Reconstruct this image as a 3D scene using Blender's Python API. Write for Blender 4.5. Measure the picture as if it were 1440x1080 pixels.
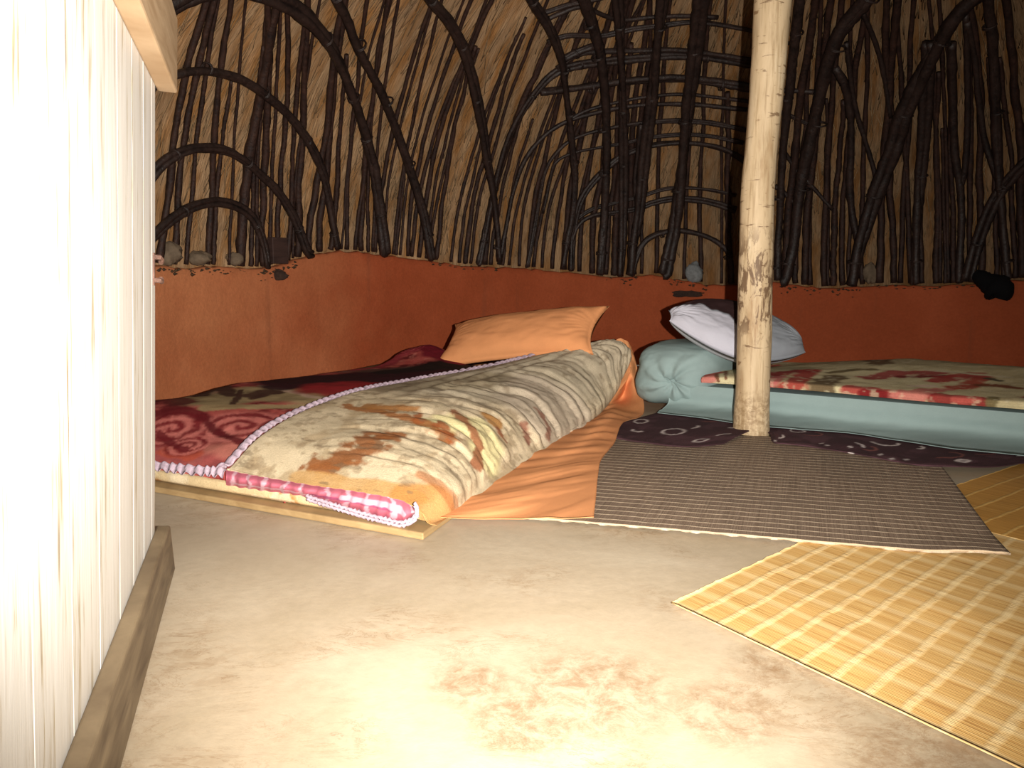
import bpy, math, random
import numpy as np
from mathutils import Vector, Matrix

for o in list(bpy.data.objects):
    bpy.data.objects.remove(o)
scene = bpy.context.scene
COL = scene.collection
random.seed(7)

# ------------------------------------------------------------------ camera
FOCAL, EYE, PITCH = 1088.0, 0.6, math.atan(142 / 1088)
cam_data = bpy.data.cameras.new('camera')
cam_data.sensor_width = 36.0
cam_data.lens = FOCAL / 1440 * 36.0
cam_data.clip_start = 0.02
cam = bpy.data.objects.new('camera', cam_data)
cam.location = (0, 0, EYE)
cam.rotation_euler = (math.pi / 2 - PITCH, 0, 0)
COL.objects.link(cam)
scene.camera = cam

# ------------------------------------------------------------------ light
world = bpy.data.worlds.new('world')
scene.world = world
world.use_nodes = True
bg = world.node_tree.nodes['Background']
bg.inputs[0].default_value = (1.0, 0.86, 0.70, 1)
bg.inputs[1].default_value = 0.12
flash_data = bpy.data.lights.new('camera_flash', 'SPOT')
flash_data.energy = 590
flash_data.color = (1.0, 0.955, 0.885)
flash_data.shadow_soft_size = 0.008
flash_data.spot_size = math.radians(100)
flash_data.spot_blend = 1.0
flash = bpy.data.objects.new('camera_flash', flash_data)
flash.location = (0.105, -0.02, EYE + 0.01)
flash.rotation_euler = (math.radians(90), 0, math.radians(3))
COL.objects.link(flash)

scene.view_settings.view_transform = 'Standard'
scene.view_settings.look = 'None'
scene.view_settings.gamma = 1.0
scene.view_settings.use_curve_mapping = False
scene.view_settings.exposure = 0.0
scene.cycles.max_bounces = 8
scene.cycles.diffuse_bounces = 5

# ------------------------------------------------------------------ sight lines (a pixel of the photograph to a point of the place)
ORIGIN = np.array([0, 0, EYE])
CP, SP = math.cos(PITCH), math.sin(PITCH)


def ray(px, py):
    x, y = (px - 720) / FOCAL, -(py - 540) / FOCAL
    return np.array([x, CP + y * SP, -SP + y * CP])


def at_z(px, py, z=0.0):
    r = ray(px, py)
    return ORIGIN + r * ((z - EYE) / r[2])


def at_d(px, py, d):
    r = ray(px, py)
    return ORIGIN + r * (d / r[1])


def project(p):
    p = np.asarray(p, float)
    q = p - ORIGIN
    dep = q[..., 1] * CP - q[..., 2] * SP
    up = q[..., 1] * SP + q[..., 2] * CP
    return np.stack([720 + FOCAL * q[..., 0] / dep, 540 - FOCAL * up / dep], -1)


# bed frame of the left bed
BED_O = np.array([-.208, 1.751])
BED_U = np.array([math.cos(math.radians(71.5)), math.sin(math.radians(71.5))])
BED_V = np.array([math.cos(math.radians(153)), math.sin(math.radians(153))])
BED_M = np.linalg.inv(np.array([BED_U, BED_V]).T)


def bed(u, v, z=0.0):
    p = BED_O + BED_U * u + BED_V * v
    return np.array([p[0], p[1], z])


def at_plane(px, py, row, value, org=BED_O, m=BED_M):
    r = ray(px, py)
    a, b = m[row] @ (ORIGIN[:2] - org), m[row] @ r[:2]
    return ORIGIN + r * ((value - a) / b)


def at_v(px, py, v):
    return at_plane(px, py, 1, v)


def at_u(px, py, u):
    return at_plane(px, py, 0, u)


# hut
HC, HR, HZ, HH = np.array([1.3, 2.65]), 3.15, .48, 2.25


def on_dome(px, py, off=0.0):
    r = ray(px, py)
    R, h = HR - off, HH - off
    o = np.array([ORIGIN[0] - HC[0], ORIGIN[1] - HC[1], ORIGIN[2] - HZ])
    s = np.array([1 / R, 1 / R, 1 / h])
    a, b = o * s, r * s
    A, B, C = b @ b, 2 * a @ b, a @ a - 1
    t = (-B + math.sqrt(max(B * B - 4 * A * C, 0))) / (2 * A)
    return ORIGIN + r * t


def dome_point(az, el, off=0.0):
    R, h = HR - off, HH - off
    return np.array([HC[0] + R * math.cos(el) * math.cos(az), HC[1] + R * math.cos(el) * math.sin(az), HZ + h * math.sin(el)])


def on_cylinder(px, py, R):
    r = ray(px, py)
    o = np.array([ORIGIN[0] - HC[0], ORIGIN[1] - HC[1]])
    A, B, C = r[:2] @ r[:2], 2 * o @ r[:2], o @ o - R * R
    t = (-B + math.sqrt(B * B - 4 * A * C)) / (2 * A)
    return ORIGIN + r * t


# ------------------------------------------------------------------ noise
_tab = np.random.RandomState(3).rand(8, 256, 256)


def vnoise(x, y, k=0):
    x, y = np.asarray(x, float), np.asarray(y, float)
    xi, yi = np.floor(x).astype(int), np.floor(y).astype(int)
    fx, fy = x - xi, y - yi
    fx, fy = fx * fx * (3 - 2 * fx), fy * fy * (3 - 2 * fy)
    T = _tab[k % 8]
    g = lambda a, b: T[a & 255, b & 255]
    return (g(xi, yi) * (1 - fx) + g(xi + 1, yi) * fx) * (1 - fy) + (g(xi, yi + 1) * (1 - fx) + g(xi + 1, yi + 1) * fx) * fy


def fbm(x, y, k=0, n=4):
    s, a, t = 0, 1, 0
    for i in range(n):
        s = s + a * vnoise(np.asarray(x) * 2 ** i + 17 * i, np.asarray(y) * 2 ** i + 31 * i, k + i)
        t += a
        a *= .5
    return s / t - .5


def lin(c):
    c = np.asarray(c, float) / 255
    return np.where(c <= .04045, c / 12.92, ((c + .055) / 1.055) ** 2.4)


def rgb(r, g, b):
    return tuple(float(v) for v in lin((r, g, b))) + (1,)


# ------------------------------------------------------------------ materials
class NT:
    def __init__(s, name, rough=.8, spec=.3):
        s.m = bpy.data.materials.new(name)
        s.m.use_nodes = True
        s.t = s.m.node_tree
        s.p = s.t.nodes['Principled BSDF']
        s.p.inputs['Roughness'].default_value = rough
        s.p.inputs['Specular IOR Level'].default_value = spec

    def n(s, kind, **kw):
        d = s.t.nodes.new(kind)
        for k, v in kw.items():
            if hasattr(d, k):
                setattr(d, k, v)
            else:
                d.inputs[k].default_value = v
        return d

    def l(s, a, b):
        s.t.links.new(a, b)

    def coord(s, kind='Object', scale=(1, 1, 1), rot=(0, 0, 0)):
        tc = s.n('ShaderNodeTexCoord')
        mp = s.n('ShaderNodeMapping')
        mp.inputs['Scale'].default_value = scale
        mp.inputs['Rotation'].default_value = rot
        s.l(tc.outputs[kind], mp.inputs[0])
        return mp.outputs[0]

    def noise(s, vec, scale, detail=4, rough=.6, dist=0):
        n = s.n('ShaderNodeTexNoise')
        n.inputs['Scale'].default_value = scale
        n.inputs['Detail'].default_value = detail
        n.inputs['Roughness'].default_value = rough
        n.inputs['Distortion'].default_value = dist
        s.l(vec, n.inputs['Vector'])
        return n.outputs['Fac']

    def ramp(s, fac, stops):
        r = s.n('ShaderNodeValToRGB')
        e = r.color_ramp.elements
        while len(e) < len(stops):
            e.new(.5)
        for i, (p, c) in enumerate(stops):
            e[i].position = p
            e[i].color = c if len(c) == 4 else tuple(c) + (1,)
        s.l(fac, r.inputs[0])
        return r.outputs[0]

    def mix(s, fac, a, b, mode='MIX'):
        m = s.n('ShaderNodeMix')
        m.data_type = 'RGBA'
        m.blend_type = mode
        for v, i in ((fac, 0), (a, 6), (b, 7)):
            if hasattr(v, 'links'):
                s.l(v, m.inputs[i])
            else:
                m.inputs[i].default_value = v
        return m.outputs[2]

    def math(s, op, a, b=0.0):
        m = s.n('ShaderNodeMath')
        m.operation = op
        for v, i in ((a, 0), (b, 1)):
            if hasattr(v, 'links'):
                s.l(v, m.inputs[i])
            else:
                m.inputs[i].default_value = v
        return m.outputs[0]

    def color(s, c):
        if hasattr(c, 'links'):
            s.l(c, s.p.inputs['Base Color'])
        else:
            s.p.inputs['Base Color'].default_value = c

    def bump(s, h, strength=.5, dist=.01):
        b = s.n('ShaderNodeBump')
        b.inputs['Strength'].default_value = strength
        b.inputs['Distance'].default_value = dist
        s.l(h, b.inputs['Height'])
        s.l(b.outputs[0], s.p.inputs['Normal'])


BLACK, WHITE = (0, 0, 0, 1), (1, 1, 1, 1)


def mat_cloth(name, c=None, var=.12, fuzz=260, bump=.25, rough=.9, sheen=0.0):
    t = NT(name, rough, .15)
    o = t.coord('Object')
    f = t.noise(o, fuzz, 3, .7)
    g = t.noise(o, 14, 4, .6)
    if c is None:
        a = t.n('ShaderNodeVertexColor')
        a.layer_name = 'Col'
        base = a.outputs[0]
    else:
        base = c
    k = t.ramp(t.math('ADD', t.math('MULTIPLY', f, .6), t.math('MULTIPLY', g, .4)), [(.25, (1 - var * 2,) * 3), (.75, (1 + var,) * 3)])
    t.color(t.mix(1.0, base, k, 'MULTIPLY'))
    t.bump(f, bump, .004)
    if sheen:
        t.p.inputs['Sheen Weight'].default_value = sheen
    return t.m


def mat_thatch():
    t = NT('thatch', .85, .2)
    fine = t.noise(t.coord('UV', (90, 9, 1), (0, 0, .10)), 1, 5, .7, .6)
    fib2 = t.noise(t.coord('UV', (120, 12, 1), (0, 0, .16)), 1, 4, .7, .8)
    big = t.noise(t.coord('UV', (4.5, 1.6, 1)), 1, 3, .6)
    tint = t.noise(t.coord('UV', (9, 2.4, 1)), 1.3, 2, .5)
    h = t.math('ADD', t.math('MULTIPLY', fine, .6), t.math('MULTIPLY', fib2, .4))
    c = t.ramp(h, [(.28, rgb(104, 82, 62)), (.42, rgb(158, 130, 98)), (.56, rgb(186, 156, 120)), (.75, rgb(208, 180, 142))])
    c = t.mix(t.ramp(tint, [(.40, BLACK), (.64, WHITE)]), c, t.mix(1.0, c, rgb(234, 208, 168), 'MULTIPLY'))
    c = t.mix(1.0, c, t.ramp(big, [(.3, (.62, .60, .60)), (.7, (1.05, 1.0, .98))]), 'MULTIPLY')
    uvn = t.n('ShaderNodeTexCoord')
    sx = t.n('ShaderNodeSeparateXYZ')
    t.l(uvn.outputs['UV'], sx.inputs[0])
    side_tone = t.math('ADD', t.math('DIVIDE', sx.outputs[0], HR * math.pi), t.math('MULTIPLY', t.math('SUBTRACT', t.noise(t.coord('UV', (1.2, 1.0, 1)), 1, 4, .6), .5), .35))
    c = t.mix(1.0, c, t.ramp(side_tone, [(.22, (.56, .52, .48)), (.52, (.76, .72, .68)), (.80, (1.22, 1.18, 1.14))]), 'MULTIPLY')  # thatch grades from paler on the left to darker on the right, noise-broken
    t.color(c)
    t.bump(h, .7, .02)
    return t.m


def mat_bark(name, a, b, rough=.6, scale=40, spec=.4):
    t = NT(name, rough, spec)
    o = t.coord('Object', (1, 1, 1))
    n = t.noise(o, scale, 4, .7)
    n2 = t.noise(o, scale * .22, 3, .6)
    t.color(t.ramp(t.math('ADD', t.math('MULTIPLY', n, .5), t.math('MULTIPLY', n2, .5)), [(.35, a), (.68, b)]))
    t.bump(n, .8, .006)
    return t.m


def mat_clay():
    t = NT('red_clay', .85, .2)
    o = t.coord('Object')
    n = t.noise(o, 2.2, 5, .6)
    f = t.noise(o, 60, 4, .7)
    m = t.noise(o, 9, 4, .6)
    deep = t.ramp(n, [(.3, rgb(152, 72, 40)), (.5, rgb(160, 76, 43)), (.72, rgb(170, 84, 50))])
    pale = t.ramp(n, [(.3, rgb(186, 116, 76)), (.5, rgb(194, 122, 80)), (.72, rgb(202, 132, 90))])
    sx = t.n('ShaderNodeSeparateXYZ')
    t.l(o, sx.inputs[0])
    dry = t.math('ADD', sx.outputs[0], t.math('MULTIPLY', t.math('SUBTRACT', t.noise(o, 1.6, 3, .6), .5), 1.6))
    c = t.mix(t.ramp(t.math('ADD', t.math('MULTIPLY', dry, .5), 1.0), [(.10, WHITE), (.62, BLACK)]), deep, pale)
    c = t.mix(1.0, c, t.ramp(f, [(.3, (.86, .86, .86)), (.7, (1.05, 1.05, 1.05))]), 'MULTIPLY')
    streak = t.noise(t.coord('Object', (7, 7, .5)), 1, 4, .6)
    c = t.mix(t.ramp(streak, [(.62, BLACK), (.78, (.45, .45, .45))]), c, rgb(120, 70, 48))
    t.color(c)
    t.bump(t.math('ADD', t.math('MULTIPLY', f, .3), m), .35, .02)
    return t.m


def mat_floor():
    t = NT('mud_floor', .42, .35)
    o = t.coord('Object')
    big = t.noise(o, 1.7, 5, .62, .4)
    med = t.noise(o, 6, 6, .7, .6)
    fin = t.noise(o, 45, 4, .7)
    c = t.ramp(big, [(.3, rgb(164, 147, 121)), (.5, rgb(178, 161, 137)), (.7, rgb(191, 176, 153))])
    stain = t.noise(o, 3.1, 3, .5, .3)
    st = t.math('MULTIPLY', t.ramp(stain, [(.50, BLACK), (.60, WHITE)]), t.ramp(t.noise(o, 16, 6, .75, .8), [(.46, BLACK), (.58, WHITE)]))
    c = t.mix(t.math('MULTIPLY', st, .22), c, rgb(132, 98, 62))
    tc = t.n('ShaderNodeTexCoord')
    blot = None
    for cx, cy, r in ((.12, 1.08, .16), (.30, 1.02, .10), (.02, 1.0, .10), (.42, 1.16, .09), (.52, .90, .12), (.66, .80, .12), (-.06, 1.10, .08)):
        vd = t.n('ShaderNodeVectorMath', operation='DISTANCE')
        vd.inputs[1].default_value = (cx, cy, 0)
        t.l(tc.outputs['Object'], vd.inputs[0])
        m_ = t.math('SUBTRACT', 1.0, t.math('DIVIDE', vd.outputs['Value'], r))
        m_ = t.math('MAXIMUM', m_, 0.0)
        blot = m_ if blot is None else t.math('MAXIMUM', blot, m_)
    sp_n = t.noise(o, 24, 8, .82, .4)
    bl = t.math('MULTIPLY', t.ramp(blot, [(.02, BLACK), (.45, WHITE)]), t.ramp(sp_n, [(.41, BLACK), (.60, WHITE)]))
    c = t.mix(t.math('MULTIPLY', bl, .60), c, rgb(122, 88, 54))
    crack = t.ramp(t.noise(t.coord('Object', (1, 2.2, 1)), 5, 7, .75, 1.5), [(.485, BLACK), (.5, WHITE), (.515, BLACK)])
    c = t.mix(t.math('MULTIPLY', t.math('MULTIPLY', crack, t.ramp(stain, [(.48, BLACK), (.6, WHITE)])), .55), c, rgb(126, 94, 60))
    c = t.mix(1.0, c, t.ramp(fin, [(.3, (.92, .92, .92)), (.7, (1.04, 1.04, 1.04))]), 'MULTIPLY')
    t.color(c)
    t.bump(t.math('ADD', med, t.math('MULTIPLY', fin, .3)), .12, .01)
    return t.m


def mat_paint_planks():
    t = NT('weathered_white_paint', .75, .25)
    g = t.coord('Generated')
    sx = t.n('ShaderNodeSeparateXYZ')
    o = t.coord('Object')
    streak = t.noise(t.coord('Object', (34, 34, 1.1)), 1, 5, .65, .3)
    fine = t.noise(t.coord('Object', (130, 130, 5)), 1, 3, .6)
    patch = t.noise(t.coord('Object', (6, 6, .7)), 1, 3, .5)
    v = t.math('ADD', t.math('MULTIPLY', streak, .7), t.math('MULTIPLY', fine, .3))
    c = t.ramp(v, [(.33, rgb(120, 98, 76)), (.39, rgb(176, 160, 132)), (.45, rgb(214, 208, 198)), (.7, rgb(226, 222, 216))])
    c = t.mix(t.ramp(patch, [(.5, BLACK), (.62, (.35, .35, .35))]), c, rgb(224, 220, 214))
    t.color(c)
    t.bump(v, .35, .004)
    return t.m


def mat_wood(name, a, b, scale=(2, 30, 30), rough=.6):
    t = NT(name, rough, .3)
    n = t.noise(t.coord('Object', scale), 1, 5, .6, .5)
    t.color(t.ramp(n, [(.32, a), (.68, b)]))
    t.bump(n, .2, .003)
    return t.m


def mat_pole():
    t = NT('debarked_pole', .6, .3)
    o = t.coord('Object')
    n = t.noise(t.coord('Object', (14, 14, 2.5)), 1, 5, .6, .4)
    c = t.ramp(n, [(.3, rgb(150, 118, 82)), (.44, rgb(186, 162, 128)), (.56, rgb(198, 174, 140)), (.72, rgb(208, 188, 156))])
    gr = t.noise(t.coord('Object', (70, 70, 5)), 1, 4, .65, .4)
    c = t.mix(1.0, c, t.ramp(gr, [(.34, (.72, .68, .62)), (.5, (1, 1, 1))]), 'MULTIPLY')
    sep = t.n('ShaderNodeSeparateXYZ')
    tc = t.n('ShaderNodeTexCoord')
    t.l(tc.outputs['Object'], sep.inputs[0])
    z = sep.outputs[2]
    bark = t.noise(t.coord('Object', (26, 26, 9)), 1, 5, .7, .6)
    low = t.ramp(z, [(0, WHITE), (.30, (.75, .75, .75)), (.62, (.8, .8, .8)), (.85, (.05, .05, .05)), (1, BLACK)])
    zz = t.math('MULTIPLY', t.ramp(t.math('ABSOLUTE', t.math('SUBTRACT', z, .58)), [(.12, WHITE), (.26, BLACK)]), t.ramp(bark, [(.49, BLACK), (.55, WHITE)]))
    c = t.mix(t.math('MULTIPLY', zz, .85), c, rgb(92, 66, 46))
    kn = t.noise(t.coord('Object', (16, 16, 26)), 1, 3, .5)
    c = t.mix(t.ramp(kn, [(.66, BLACK), (.70, (.8, .8, .8))]), c, rgb(120, 88, 56))
    sc_ = t.noise(t.coord('Object', (9, 9, 44)), 1, 4, .65, .5)
    c = t.mix(t.ramp(sc_, [(.63, BLACK), (.67, (.75, .75, .75))]), c, rgb(96, 68, 44))
    base = t.math('MULTIPLY', t.ramp(z, [(.14, WHITE), (.20, BLACK)]), t.ramp(t.noise(o, 55, 4, .7), [(.42, BLACK), (.6, WHITE)]))
    c = t.mix(t.math('MULTIPLY', base, .55), c, rgb(120, 92, 58))
    t.color(c)
    t.bump(t.math('ADD', n, t.math('MULTIPLY', bark, .5)), .35, .006)
    return t.m


def mat_mat(name, reed_stops, stitch, pitch, plaid=None, reed=(3, 230), stitch_w=.12, wob=.004):
    """reed mat: UV in metres, reeds run along V, stitching runs along U every `pitch` metres of V"""
    t = NT(name, .65, .25)
    tc = t.n('ShaderNodeTexCoord')
    sep = t.n('ShaderNodeSeparateXYZ')
    t.l(tc.outputs['UV'], sep.inputs[0])
    n = t.noise(t.coord('UV', (reed[1], reed[0], 1)), 1, 3, .6)
    big = t.noise(t.coord('UV', (3, 2, 1)), 1, 4, .6)
    c = t.ramp(n, reed_stops)
    c = t.mix(1.0, c, t.ramp(big, [(.3, (.8, .8, .8)), (.7, (1.1, 1.08, 1.05))]), 'MULTIPLY')
    w = t.math('MULTIPLY', t.math('SUBTRACT', t.noise(t.coord('UV', (6, 3, 1)), 1, 2), .5), wob * 6)
    yy = t.math('ADD', sep.outputs[1], w)
    fr = t.math('ABSOLUTE', t.math('SUBTRACT', t.math('FRACT', t.math('DIVIDE', yy, pitch)), .5))
    line = t.ramp(fr, [(.5 - stitch_w, BLACK), (.5 - stitch_w * .4, WHITE)])
    br = t.noise(t.coord('UV', (60, 25, 1)), 1, 3, .6)
    line = t.math('MULTIPLY', line, t.ramp(br, [(.3, (.35, .35, .35)), (.55, WHITE)]))
    c = t.mix(t.math('MULTIPLY', line, .85 if plaid is None else .42), c, stitch)
    if plaid:
        fx = t.math('ABSOLUTE', t.math('SUBTRACT', t.math('FRACT', t.math('DIVIDE', t.math('ADD', sep.outputs[0], w), plaid)), .5))
        l2 = t.ramp(fx, [(.30, BLACK), (.44, WHITE)])
        c = t.mix(t.math('MULTIPLY', l2, .28), c, stitch)
    t.color(c)
    ridge = t.math('SINE', t.math('MULTIPLY', sep.outputs[0], 2 * math.pi / .0042))
    t.bump(t.math('ADD', t.math('MULTIPLY', ridge, .12), t.math('ADD', n, t.math('MULTIPLY', line, 1.2))), .5, .002)
    return t.m


# ------------------------------------------------------------------ mesh helpers
def link(name, me, mat=None, parent=None):
    o = bpy.data.objects.new(name, me)
    COL.objects.link(o)
    if mat is not None:
        me.materials.append(mat)
    if parent is not None:
        o.parent = parent
        o.matrix_parent_inverse = Matrix.Translation(-Vector(parent.location))
    return o


def tag(o, label=None, cat=None, group=None, kind=None):
    for k, v in (('label', label), ('category', cat), ('group', group), ('kind', kind)):
        if v:
            o[k] = v
    return o


def mesh(name, V, Fc, mat=None, parent=None, smooth=True):
    me = bpy.data.meshes.new(name)
    me.from_pydata([tuple(map(float, v)) for v in V], [], Fc)
    me.validate()
    me.polygons.foreach_set('use_smooth', [smooth] * len(me.polygons))
    me.update()
    return link(name, me, mat, parent)


def recenter(o):
    """moves the origin of an unparented mesh to the middle of its base"""
    me = o.data
    co = np.empty(len(me.vertices) * 3)
    me.vertices.foreach_get('co', co)
    co = co.reshape(-1, 3)
    c = (co.min(0) + co.max(0)) / 2
    c[2] = co[:, 2].min()
    me.vertices.foreach_set('co', (co - c).ravel())
    me.update()
    o.location = Vector(c)
    return o


class MB:
    def __init__(s):
        s.v, s.f = [], []

    def add(s, V, Fc):
        b = len(s.v)
        s.v += [tuple(map(float, p)) for p in V]
        s.f += [tuple(b + i for i in f) for f in Fc]

    def tube(s, pts, rad, sides=7, rough=0.0, cap=True):
        pts = np.asarray(pts, float)
        n = len(pts)
        rad = np.full(n, rad) if np.isscalar(rad) else np.asarray(rad)
        T = np.gradient(pts, axis=0)
        T /= np.linalg.norm(T, axis=1)[:, None] + 1e-12
        a = np.array([0, 0, 1.0]) if abs(T[0][2]) < .9 else np.array([1.0, 0, 0])
        N = np.cross(T[0], a)
        N /= np.linalg.norm(N)
        V = []
        for i in range(n):
            N = N - T[i] * (N @ T[i])
            N /= np.linalg.norm(N) + 1e-12
            B = np.cross(T[i], N)
            for k in range(sides):
                q = 2 * math.pi * k / sides
                r = rad[i] * (1 + rough * random.uniform(-1, 1))
                V.append(pts[i] + r * (math.cos(q) * N + math.sin(q) * B))
        Fc = []
        for i in range(n - 1):
            for k in range(sides):
                k2 = (k + 1) % sides
                Fc.append((i * sides + k, i * sides + k2, (i + 1) * sides + k2, (i + 1) * sides + k))
        if cap:
            Fc.append(tuple(range(sides - 1, -1, -1)))
            Fc.append(tuple((n - 1) * sides + k for k in range(sides)))
        s.add(V, Fc)

    def hexa(s, c):
        """8 corners: bottom ring of four, then top ring of four"""
        s.add(c, [(3, 2, 1, 0), (4, 5, 6, 7), (0, 1, 5, 4), (1, 2, 6, 5), (2, 3, 7, 6), (3, 0, 4, 7)])

    def build(s, name, mat, parent=None, smooth=True):
        return mesh(name, s.v, s.f, mat, parent, smooth)


def catmull(P, n, closed=False):
    """P[k, ...] -> n samples, uniform Catmull-Rom"""
    P = np.asarray(P, float)
    k = len(P)
    if closed:
        E = np.concatenate([P[-1:], P, P[:2]])
        u = np.linspace(0, k, n, endpoint=False)
    else:
        E = np.concatenate([(2 * P[0] - P[1])[None], P, (2 * P[-1] - P[-2])[None]])
        u = np.linspace(0, k - 1 - 1e-9, n)
    i = u.astype(int)
    f = (u - i).reshape((-1,) + (1,) * (P.ndim - 1))
    a, b, c, d = E[i], E[i + 1], E[i + 2], E[i + 3]
    return .5 * (2 * b + (c - a) * f + (2 * a - 5 * b + 4 * c - d) * f ** 2 + (3 * b - a - 3 * c + d) * f ** 3)


def resample(P, step):
    P = np.asarray(P, float)
    Q = catmull(P, max(len(P) * 12, 24))
    L = np.concatenate([[0], np.cumsum(np.linalg.norm(np.diff(Q, axis=0), axis=1))])
    n = max(int(L[-1] / step), 3)
    u = np.linspace(0, L[-1], n)
    return np.stack([np.interp(u, L, Q[:, j]) for j in range(Q.shape[1])], 1)


def patch(ctrl, ns, nt):
    c = np.asarray(ctrl, float)
    a = catmull(c, ns)
    return np.swapaxes(catmull(np.swapaxes(a, 0, 1), nt), 0, 1)


def normals(G):
    n = np.cross(np.gradient(G, axis=0), np.gradient(G, axis=1))
    n /= np.linalg.norm(n, axis=2)[..., None] + 1e-12
    if n[..., 2].mean() < 0:
        n = -n
    return n


def metric(G):
    """arc-length coordinates of a grid, in metres"""
    ds = np.linalg.norm(np.diff(G, axis=0), axis=2).mean(1)
    dt = np.linalg.norm(np.diff(G, axis=1), axis=2).mean(0)
    S = np.concatenate([[0], np.cumsum(ds)])[:, None] + 0 * G[..., 0]
    T = np.concatenate([[0], np.cumsum(dt)])[None, :] + 0 * G[..., 0]
    return S, T


def sheet(name, G, mat, parent=None, colors=None, thick=.006, uv=None):
    """a cloth of real thickness from a grid of points"""
    ns, nt = G.shape[:2]
    N = normals(G)
    lower = G - N * (thick if np.isscalar(thick) else thick[..., None])
    V = np.concatenate([G.reshape(-1, 3), lower.reshape(-1, 3)])
    n = ns * nt
    ix = np.arange(n).reshape(ns, nt)
    q = np.stack([ix[:-1, :-1], ix[1:, :-1], ix[1:, 1:], ix[:-1, 1:]], -1).reshape(-1, 4)
    e = G[1, 0] - G[0, 0]
    if np.cross(e, G[0, 1] - G[0, 0]) @ N[0, 0] < 0:
        q = q[:, ::-1]
    faces = [tuple(map(int, f)) for f in q] + [tuple(int(i) + n for i in f[::-1]) for f in q]
    rim = list(ix[0, :]) + list(ix[1:, -1]) + list(ix[-1, -2::-1]) + list(ix[-2:0:-1, 0])
    for a, b in zip(rim, rim[1:] + rim[:1]):
        faces.append((int(a), int(b), int(b) + n, int(a) + n))
    o = mesh(name, V, faces, mat, parent)
    me = o.data
    if colors is not None:
        ca = me.color_attributes.new('Col', 'FLOAT_COLOR', 'POINT')
        c = np.ones((2 * n, 4))
        c[:n, :3] = c[n:, :3] = colors.reshape(-1, 3)
        ca.data.foreach_set('color', c.ravel())
    if uv is not None:
        lay = me.uv_layers.new(name='UVMap')
        w = np.concatenate([uv.reshape(-1, 2)] * 2)
        li = np.empty(len(me.loops), int)
        me.loops.foreach_get('vertex_index', li)
        lay.data.foreach_set('uv', w[li].ravel())
    return o


class Paint:
    """dye on a cloth: strokes laid along the cloth's own surface"""

    def __init__(s, G, base, k=0):
        s.G = G
        s.S, s.T = metric(G)
        s.px = project(G)
        s.C = np.ones(G.shape) * lin(base)
        s.k = k

    def find(s, x, y):
        d = (s.px[..., 0] - x) ** 2 + (s.px[..., 1] - y) ** 2
        i = np.unravel_index(np.argmin(d), d.shape)
        return np.array([s.S[i], s.T[i]])

    def mask(s, pts, r, warp=.5, freq=25, soft=.35):
        p = [s.find(*q) for q in pts]
        if len(p) == 1:
            p = p * 2
        X, Y = s.S, s.T
        d = np.full(X.shape, 9.0)
        for a, b in zip(p[:-1], p[1:]):
            ab = b - a
            L = ab @ ab + 1e-12
            t = np.clip(((X - a[0]) * ab[0] + (Y - a[1]) * ab[1]) / L, 0, 1)
            d = np.minimum(d, np.hypot(X - a[0] - t * ab[0], Y - a[1] - t * ab[1]))
        d = d + r * warp * 2 * fbm(X * freq, Y * freq, s.k)
        s.k += 1
        return np.clip((r - d) / (r * soft) + .5, 0, 1)

    def stroke(s, pts, r, c, a=1.0, **kw):
        m = (s.mask(pts, r, **kw) * a)[..., None]
        s.C = s.C * (1 - m) + lin(c) * m

    def swirl(s, x, y, r, dark, light, turns=3.0, a=.8):
        """a rose: spiral petals of dark and light dye"""
        p = s.find(x, y)
        dx, dy = s.S - p[0], s.T - p[1]
        d = np.hypot(dx, dy)
        th = np.arctan2(dy, dx)
        w = np.sin(th * 1.0 + d / r * turns * 2 * math.pi + 5 * fbm(s.S * 30, s.T * 30, s.k))
        s.k += 1
        edge = np.clip((r - d) / (.25 * r), 0, 1)[..., None] * a
        m = np.clip(w * .9 + .5, 0, 1)[..., None]
        s.C = s.C * (1 - edge) + (lin(dark) * (1 - m) + lin(light) * m) * edge

    def mottle(s, c, freq, thr, a=.6, stretch=1.0):
        m = np.clip((fbm(s.S * freq, s.T * freq * stretch, s.k) - thr) / .08, 0, 1)[..., None] * a
        s.k += 1
        s.C = s.C * (1 - m) + lin(c) * m

# ================================================================== THE HUT
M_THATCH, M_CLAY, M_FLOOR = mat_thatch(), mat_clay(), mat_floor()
M_RIB = mat_bark('smoked_sapling', rgb(22, 15, 13), rgb(58, 42, 36), .5, 45, .4)
M_RIB2 = mat_bark('smoked_lath', rgb(24, 14, 12), rgb(66, 42, 32), .6, 60, .3)
M_STRAW = mat_bark('dry_straw', rgb(116, 92, 68), rgb(180, 150, 112), .8, 30, .2)

# floor
fx, fy = np.meshgrid(np.linspace(-2.8, 4.4, 60), np.linspace(-1.2, 5.6, 60), indexing='ij')
fz = .006 * fbm(fx * .9, fy * .9, 1) * np.clip((1.3 - fy) / .4, 0, 1)
V = np.stack([fx, fy, np.minimum(fz, 0)], -1).reshape(-1, 3)
ix = np.arange(3600).reshape(60, 60)
Fc = np.stack([ix[:-1, :-1], ix[1:, :-1], ix[1:, 1:], ix[:-1, 1:]], -1).reshape(-1, 4).tolist()
fl = mesh('floor', V, Fc, M_FLOOR)
tag(fl, 'smooth beige mud floor with brown stains', 'floor', kind='structure')

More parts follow.
